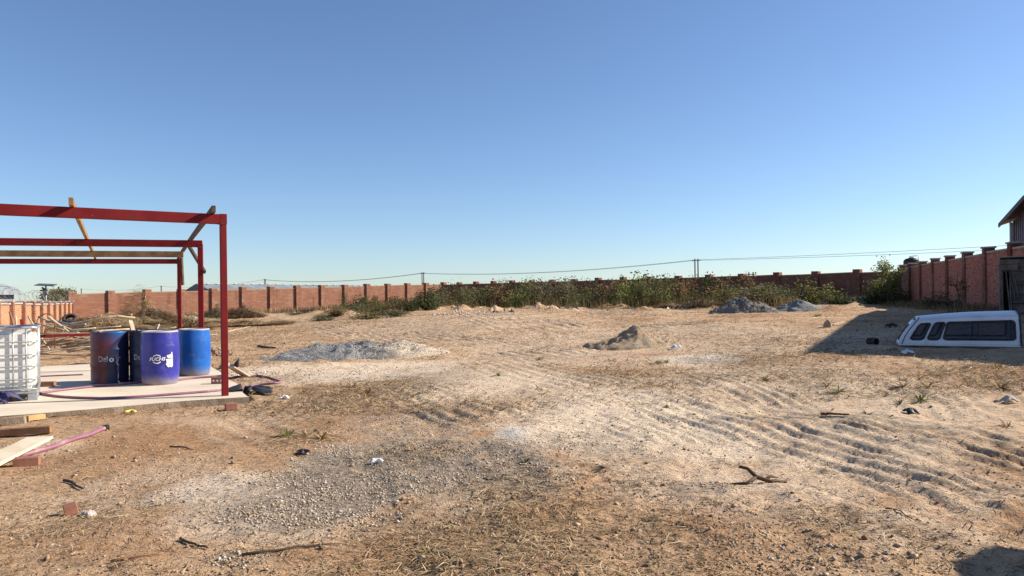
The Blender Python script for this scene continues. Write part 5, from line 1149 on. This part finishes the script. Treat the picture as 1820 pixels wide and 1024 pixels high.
hose('long pink hose looping across the slab and off its corner', [(60, 699), (85, 704), (120, 708), (180, 710), (250, 707), (330, 701), (400, 694), (450, 688), (490, 685), (498, 682), (485, 677), (440, 672), (395, 670), (340, 674), (310, 679)], .018)
hose('pale pink hose running from tank to the drums', [(70, 701), (110, 695), (165, 689), (215, 685), (252, 681)], .018)
hose('dark pink rod lying on the slab behind the caged tank', [(60, 671), (100, 669), (148, 667)], .014)
hose('pink hose end lying on the foreground soil', [(188, 769), (165, 776), (130, 787), (95, 798), (60, 808), (0, 822)], .024)
p = GP(189, 769, .028); m = MB(); m.lathe([(.030, -.03), (.033, 0), (.030, .03)], 12); m.v = [(z, x, y) for x, y, z in m.v]
bpy.data.objects['hose.003'].name = 'hose'
o = m.build('hose_coupling', M['black'], None, p, (0, 0, R(35))); hose_end = [q for q in bpy.data.objects if q.get('label', '').startswith('pink hose end')][0]; o.parent = hose_end
hose('black pipe along the far edge of the slab', [(50, 650), (110, 649), (163, 646), (240, 643)], .045, name='black_pipe', mat='black')['category'] = 'pipe'
# black plastic sheet and purple tarp: crumpled sheets
def crumple(label, c, rx, ry, h, mat, name, cat, seed, drape=True):
    n = 26; V = []; r_ = np.random.default_rng(seed)
    u, v_ = np.meshgrid(np.linspace(-1, 1, n), np.linspace(-1, 1, n)); rad = np.hypot(u, v_); ang = np.arctan2(v_, u)
    k = 1/np.maximum(np.maximum(np.abs(u), np.abs(v_)), 1e-6)*rad; k = np.where(rad < 1e-6, 1, k)
    wob = .8+.25*np.sin(3*ang+seed)+.15*np.sin(5*ang+2*seed); X = c.x+u*rx*wob; Y = c.y+v_*ry*wob
    gr = np.where(slab_in(X.ravel(), Y.ravel()), 0.0, gz(X.ravel(), Y.ravel())).reshape(n, n)
    q = max(rx, ry); fold = .5-np.abs(fbm(X, Y, 1.5/q, 700+seed, 2, .5)); f2 = .5-np.abs(fbm(X+3, Y, 3.6/q, 720+seed, 2, .5))
    dome = np.clip(1-(rad/1.25)**2, 0, 1)
    Z = gr+.012+h*dome**.8*(.35+.9*fold+.35*f2)*.75+h*.10*f2*(rad < 1.25)
    me = mesh_np(name, np.stack([X-c.x, Y-c.y, Z-c.z], -1).reshape(-1, 3), [(j*n+i, j*n+i+1, (j+1)*n+i+1, (j+1)*n+i) for j in range(n-1) for i in range(n-1)])
    o = link(name, me, mat, None, c); s_ = o.modifiers.new('thick', 'SOLIDIFY'); s_.thickness = .004; return tag(o, label, cat)
crumple('crumpled black plastic sheet hanging over the slab corner', GP(452, 700), .34, .32, .16, M['black'], 'plastic_sheet', 'plastic sheet', 3)
p = zpt(4, 716, 0); crumple('purple tarpaulin bundle beside the caged tank', p, .17, .17, .2, M['tarp'], 'tarpaulin', 'tarpaulin', 5)
for k, (px, py, s_, mt, lab) in enumerate([(538, 808, .05, 'black', 'black crumpled rag on the dry soil'), (668, 820, .05, 'white_trash', 'white crumpled litter among the gravel'), (506, 712, .06, 'white_trash', 'white scrap of plastic on straw beside the slab'), (1613, 631, .10, 'white_trash', 'white crumpled bag before the pick-up canopy'), (1585, 582, .16, 'black', 'black scrap lying behind the pick-up canopy'), (1790, 714, .09, 'cap', 'grey crumpled litter among withered weeds'), (1200, 622, .10, 'white_trash', 'pale litter beside the sand heap'), (1620, 735, .06, 'black', 'small black scrap on the rutted soil')]):
    crumple(lab, GP(px, py), s_*1.3, s_, s_*1.1, M[mt], 'litter', 'litter', 20+k)
# rusty tin, stump and clods
p = GP(1551, 612); t = thing('tin_can', 'rusty black tin lying on its side beside the canopy', 'tin', (p.x, p.y, p.z+.075), R(25)); m = MB(); m.lathe([(.075, -.10), (.078, -.095), (.074, -.085), (.074, .085), (.078, .095), (.075, .10), (.068, .10), (.066, -.08)], 24, cap=False)
m.v = [(x, z, y) for x, y, z in m.v]; m.build('can_body', M['rubber'], t, smooth=True); m = MB(); m.lathe([(.001, 0), (.068, 0), (.068, .004)], 20, cap=False); m.v = [(x, z+.085, y) for x, y, z in m.v]; m.build('can_base', M['rubber'], t)
p = GP(1472, 582); c = p; heap('stump', 'dark brown broken clay lump standing on the open soil', 'lump', c, .15, .13, .2, M['clod'], namp=.25, nsc=6, p=.35, seed=6, flat=.1)
a = GP(1480, 580, .04); b = GP(1500, 578, .05); board('bleached_stick', 'pale stick beside the broken clay lump', 'stick', a, b, .08, .06, M['timber_bleached'])
for k, (p, q, r_, mt, lab) in enumerate([((430, 1001), (605, 969), .011, 'timber_dark', 'long thin stick lying across gravel in the foreground'), ((888, 991), (915, 948), .006, 'timber_dark', 'thin dark twig slanting over straw in the foreground'), ((115, 856), (145, 871), .016, 'rubber', 'short black charred stick beside scattered stones'), ((322, 962), (370, 988), .012, 'timber_dark', 'crooked dark stick beside the pale stones'), ((1575, 905), (1625, 930), .007, 'timber_dark', 'thin bent twig on the rutted soil'), ((790, 990), (815, 1015), .008, 'timber_dark', 'short twig at the foreground straw edge'), ((305, 795), (345, 802), .012, 'timber_dark', 'dark wood splinter on the soil before the slab'), ((405, 590), (445, 582), .03, 'timber_bleached', 'long white stick lying behind the near red post'), ((1460, 744), (1510, 750), .02, 'timber_dark', 'dark broken branch on the pale track'), ((860, 850), (930, 852), .006, 'timber_dark', 'dark twig lying on the gravel patch'), ((200, 1012), (290, 998), .010, 'timber', 'brown curved stalk at the foreground edge'), ((460, 618), (490, 621), .05, 'rubber', 'dark flat plank left of the gravel heap')]):
    r_ *= .8; a, b = GP(*p, r_*.9), GP(*q, r_*.9); n = 6; P = []
    for i in range(n+1):
        c = a.lerp(b, i/n); c.x += random.uniform(-1, 1)*.012; c.y += random.uniform(-1, 1)*.02; c.z = float(gz(c.x, c.y)[0])+r_*.9+.004; P.append(c-a)
    m = MB(); m.tube(P, [r_*(1-.4*i/n) for i in range(n+1)], 6); o = m.build('stick', M[mt], None, a, smooth=True); tag(o, lab, 'stick')
a = GP(1345, 857, .02); m = MB(); m.tube([(-.12, .05, .10), (-.06, .03, .09), (0, 0, .03), (.10, -.02, .0), (.22, -.03, .0)], [.010, .014, .017, .016, .008], 7); m.tube([(0, 0, .03), (-.10, -.06, 0), (-.22, -.04, -.01)], [.016, .012, .006], 6); m.tube([(.05, -.01, .01), (.13, .06, .02), (.2, .1, .0)], [.014, .01, .005], 6)
o = m.build('driftwood', M['timber_dark'], None, a, smooth=True); tag(o, 'crooked dark root lying on pale dust', 'root')

# ------------------------------------------------------------------ beyond the walls: warehouse, poles, wires, tanks
def warehouse():
    a = atx(386, 112); b = atx(720, 150); d = Vector((b.x-a.x, b.y-a.y)); L = d.length; t = thing('warehouse', 'long grey roofed warehouse behind the sunlit brick wall', 'warehouse', (a.x, a.y, 0), math.atan2(d.y, d.x))
    D, e, rg = 9.0, 2.4, 3.95
    m = MB(); m.box((L/2, D/2, .9), (L, D, 3.0)); m.build('wall', M['plaster'], t)
    n = 26
    for i in range(n):
        x0, x1 = L*i/n-.3, L*(i+1)/n-.36
        m = MB()
        for (ya, yb, za, zb) in ((-.5, D/2, e-.1, rg), (D+.5, D/2, e-.1, rg)):
            m.add([(x0, ya, za), (x1, ya, za), (x1, yb, zb), (x0, yb, zb)]+[(x0, ya, za+.08), (x1, ya, za+.08), (x1, yb, zb+.08), (x0, yb, zb+.08)], [(0, 1, 2, 3), (7, 6, 5, 4), (0, 4, 5, 1), (2, 6, 7, 3), (1, 5, 6, 2), (0, 3, 7, 4)])
        m.build('roof_sheet', M['roof_grey'], t)
        m = MB(); m.box((x0, D/2-.4, rg+.12), (.5, .2, .10)); m.build('ridge_vent', M['galv'], t)
    m = MB(); m.prism([(-.5, e-.3), (D+.5, e-.3), (D/2, rg+.05)], -.1, .1); m.v = [(-.45+y, x, z) for x, y, z in m.v]; m.build('gable', M['cladding'], t)
warehouse()
def grey_house():
    q = atx(-46, 53); t = thing('grey_house', 'grey plastered house with a boxy roof turret beyond the orange wall', 'house', (q.x, q.y, -.3), R(10))
    m = MB(); m.box((-2, 2, 1.3), (5.2, 5, 2.6)); m.build('wall', M['plaster'], t)
    m = MB(); m.prism([(-5, 2.55), (1.15, 2.3), (.75, 2.9), (-.2, 3.05), (-2.2, 3.3)], -.8, 4.6); m.build('roof', M['roof_grey'], t)
    m = MB(); m.box((.35, 1.4, 3.4), (.8, .8, 1.0)); m.build('turret', M['plaster'], t)
    m = MB(); m.lathe([(.62, 0), (.62, .06), (.3, .25)], 4, (.35, 1.4, 3.85)); m.build('turret_roof', M['cladding'], t)
grey_house()
def pole_pair(label, px, py_top, d, n=2, gap=.55, cross=False):
    tp = at(px, py_top, d); t = thing('power_pole', label, 'power pole', (tp.x, tp.y, 0), R(-35)); H = tp.z
    for i in range(n):
        m = MB(); m.tube([(i*gap*1.1, 0, -.4), (i*gap*1.0, 0, H)], [.15, .11], 8); m.build('mast', M['pole'], t, smooth=True)
    m = MB(); m.bar((-.5, 0, H-.35), (gap+.5, 0, H-.35), .1, .12); m.build('crossarm', M['pole'], t)
    if cross: m = MB(); m.bar((-.7, 0, H-1.4), (gap+.7, 0, H-1.4), .1, .12); m.build('crossarm', M['pole'], t)
    for x_ in (-.4, gap+.4): m = MB(); m.lathe([(.05, 0), (.07, .08), (.04, .16)], 8, (x_, 0, H-.29)); m.build('insulator', M['steel_grey'], t)
    return Vector((tp.x, tp.y, H-.2))
PT = [pole_pair('tall twin power pole rising behind the right part of the scrub', 1235, 460, 130), pole_pair('twin power pole behind the meeting corner of the brick walls', 750, 484, 190), pole_pair('twin power pole above the warehouse roof', 470, 496, 240), pole_pair('small far power pole left of the warehouse', 286, 508, 330), pole_pair('small far power pole above the first wall bays', 144, 513, 380)]
pole_pair('low twin post with crossarms behind the shaded wall', 1331, 484, 120, 2, .7, True)
RP = Vector((95, 72, 8.3))
t = thing('power_pole', 'timber power pole at the right end of the overhead line', 'power pole', (RP.x, RP.y, 0))
m = MB(); m.tube([(0, 0, -.4), (0, 0, 8.6)], [.16, .11], 8); m.build('mast', M['pole'], t, smooth=True); m = MB(); m.bar((-.8, 0, 8.2), (.8, 0, 8.2), .1, .12); m.build('crossarm', M['pole'], t)
def wire(a, b, sag, label, r_=.035):
    m = MB(); m.tube([a.lerp(b, i/24)-Vector((0, 0, sag*4*(i/24)*(1-i/24))) for i in range(25)], r_, 4); o = m.build('overhead_wire', M['wire']); tag(o, label, 'wire')
for s_, nm in ((0, 'upper'), (1, 'lower')):
    dz = Vector((0, 0, -.55*s_))
    wire(RP+dz*1.6, PT[0]+dz*.2, .5, f'{nm} overhead wire running from the tall twin pole over the plum wall', .03)
    wire(PT[0]+dz*.2, PT[1]+dz*.2, 1.1, f'{nm} overhead wire above the scrub between two twin poles', .035)
    wire(PT[1]+dz*.2, PT[2]+dz*.2, 1.3, f'{nm} overhead wire above the warehouse roof', .045)
wire(PT[2], PT[3], 1.3, 'overhead wire above the sunlit wall left of the warehouse', .045); wire(PT[3], PT[4], 1.2, 'faint overhead wire between the two farthest poles', .045)
# solar street light beyond the orange wall
q = at(81.5, 507, 46); t = thing('solar_light', 'solar panel camera mast beyond the orange brick wall', 'solar light', (q.x, q.y, -.3)); H = q.z+.3
m = MB(); m.tube([(0, 0, -.2), (0, 0, H)], .045, 8); m.build('mast', M['steel_grey'], t, smooth=True)
m = MB(); m.box((0, 0, H+.02), (1.15, .5, .045), Matrix.Rotation(R(3), 3, 'Y') @ Matrix.Rotation(R(12), 3, 'X')); m.build('solar_panel', M['cladding'], t)
m = MB(); m.box((.02, -.06, H-.47), (.26, .14, .2)); m.build('control_box', M['steel_grey'], t, bevel=.01)
for a_, b_ in (((-.22, -.05, H-.15), (-.05, -.05, H-.25)), ((-.32, -.05, H-.34), (-.05, -.05, H-.3))): m = MB(); m.bar(a_, b_, .09, .09); m.build('camera_head', M['black'], t)
# black water tank behind the right wall
q = at(1620, 479, 60); t = thing('water_tank', 'black ribbed water tank on a stand behind the wall corner', 'water tank', (q.x, q.y, .5)); z0 = q.z-.55
prof = [(.55, 0), (.58, .03)]
for i in range(4): prof += [(.58, .08+i*.17), (.60, .11+i*.17), (.60, .17+i*.17), (.58, .20+i*.17)]
prof += [(.56, .80), (.42, .93), (.18, .99), (.18, 1.05), (.02, 1.06)]
m = MB(); m.lathe(prof, 28, (0, 0, z0)); autosmooth(m.build('tank', M['black'], t))
m = MB(); m.tube([(.3, -.5, z0+.2), (.32, -.5, z0+1.12), (.2, -.3, z0+1.15), (-.3, -.25, z0+1.1)], .03, 6); m.build('pipe', M['galv'], t, smooth=True)
for x_ in (-.45, .45):
    for y_ in (-.45, .45): m = MB(); m.box((x_, y_, z0/2-.2), (.1, .1, z0+.4)); m.build('leg', M['steel_grey'], t)
m = MB(); m.box((0, 0, z0-.04), (1.2, 1.2, .08)); m.build('deck', M['steel_grey'], t)
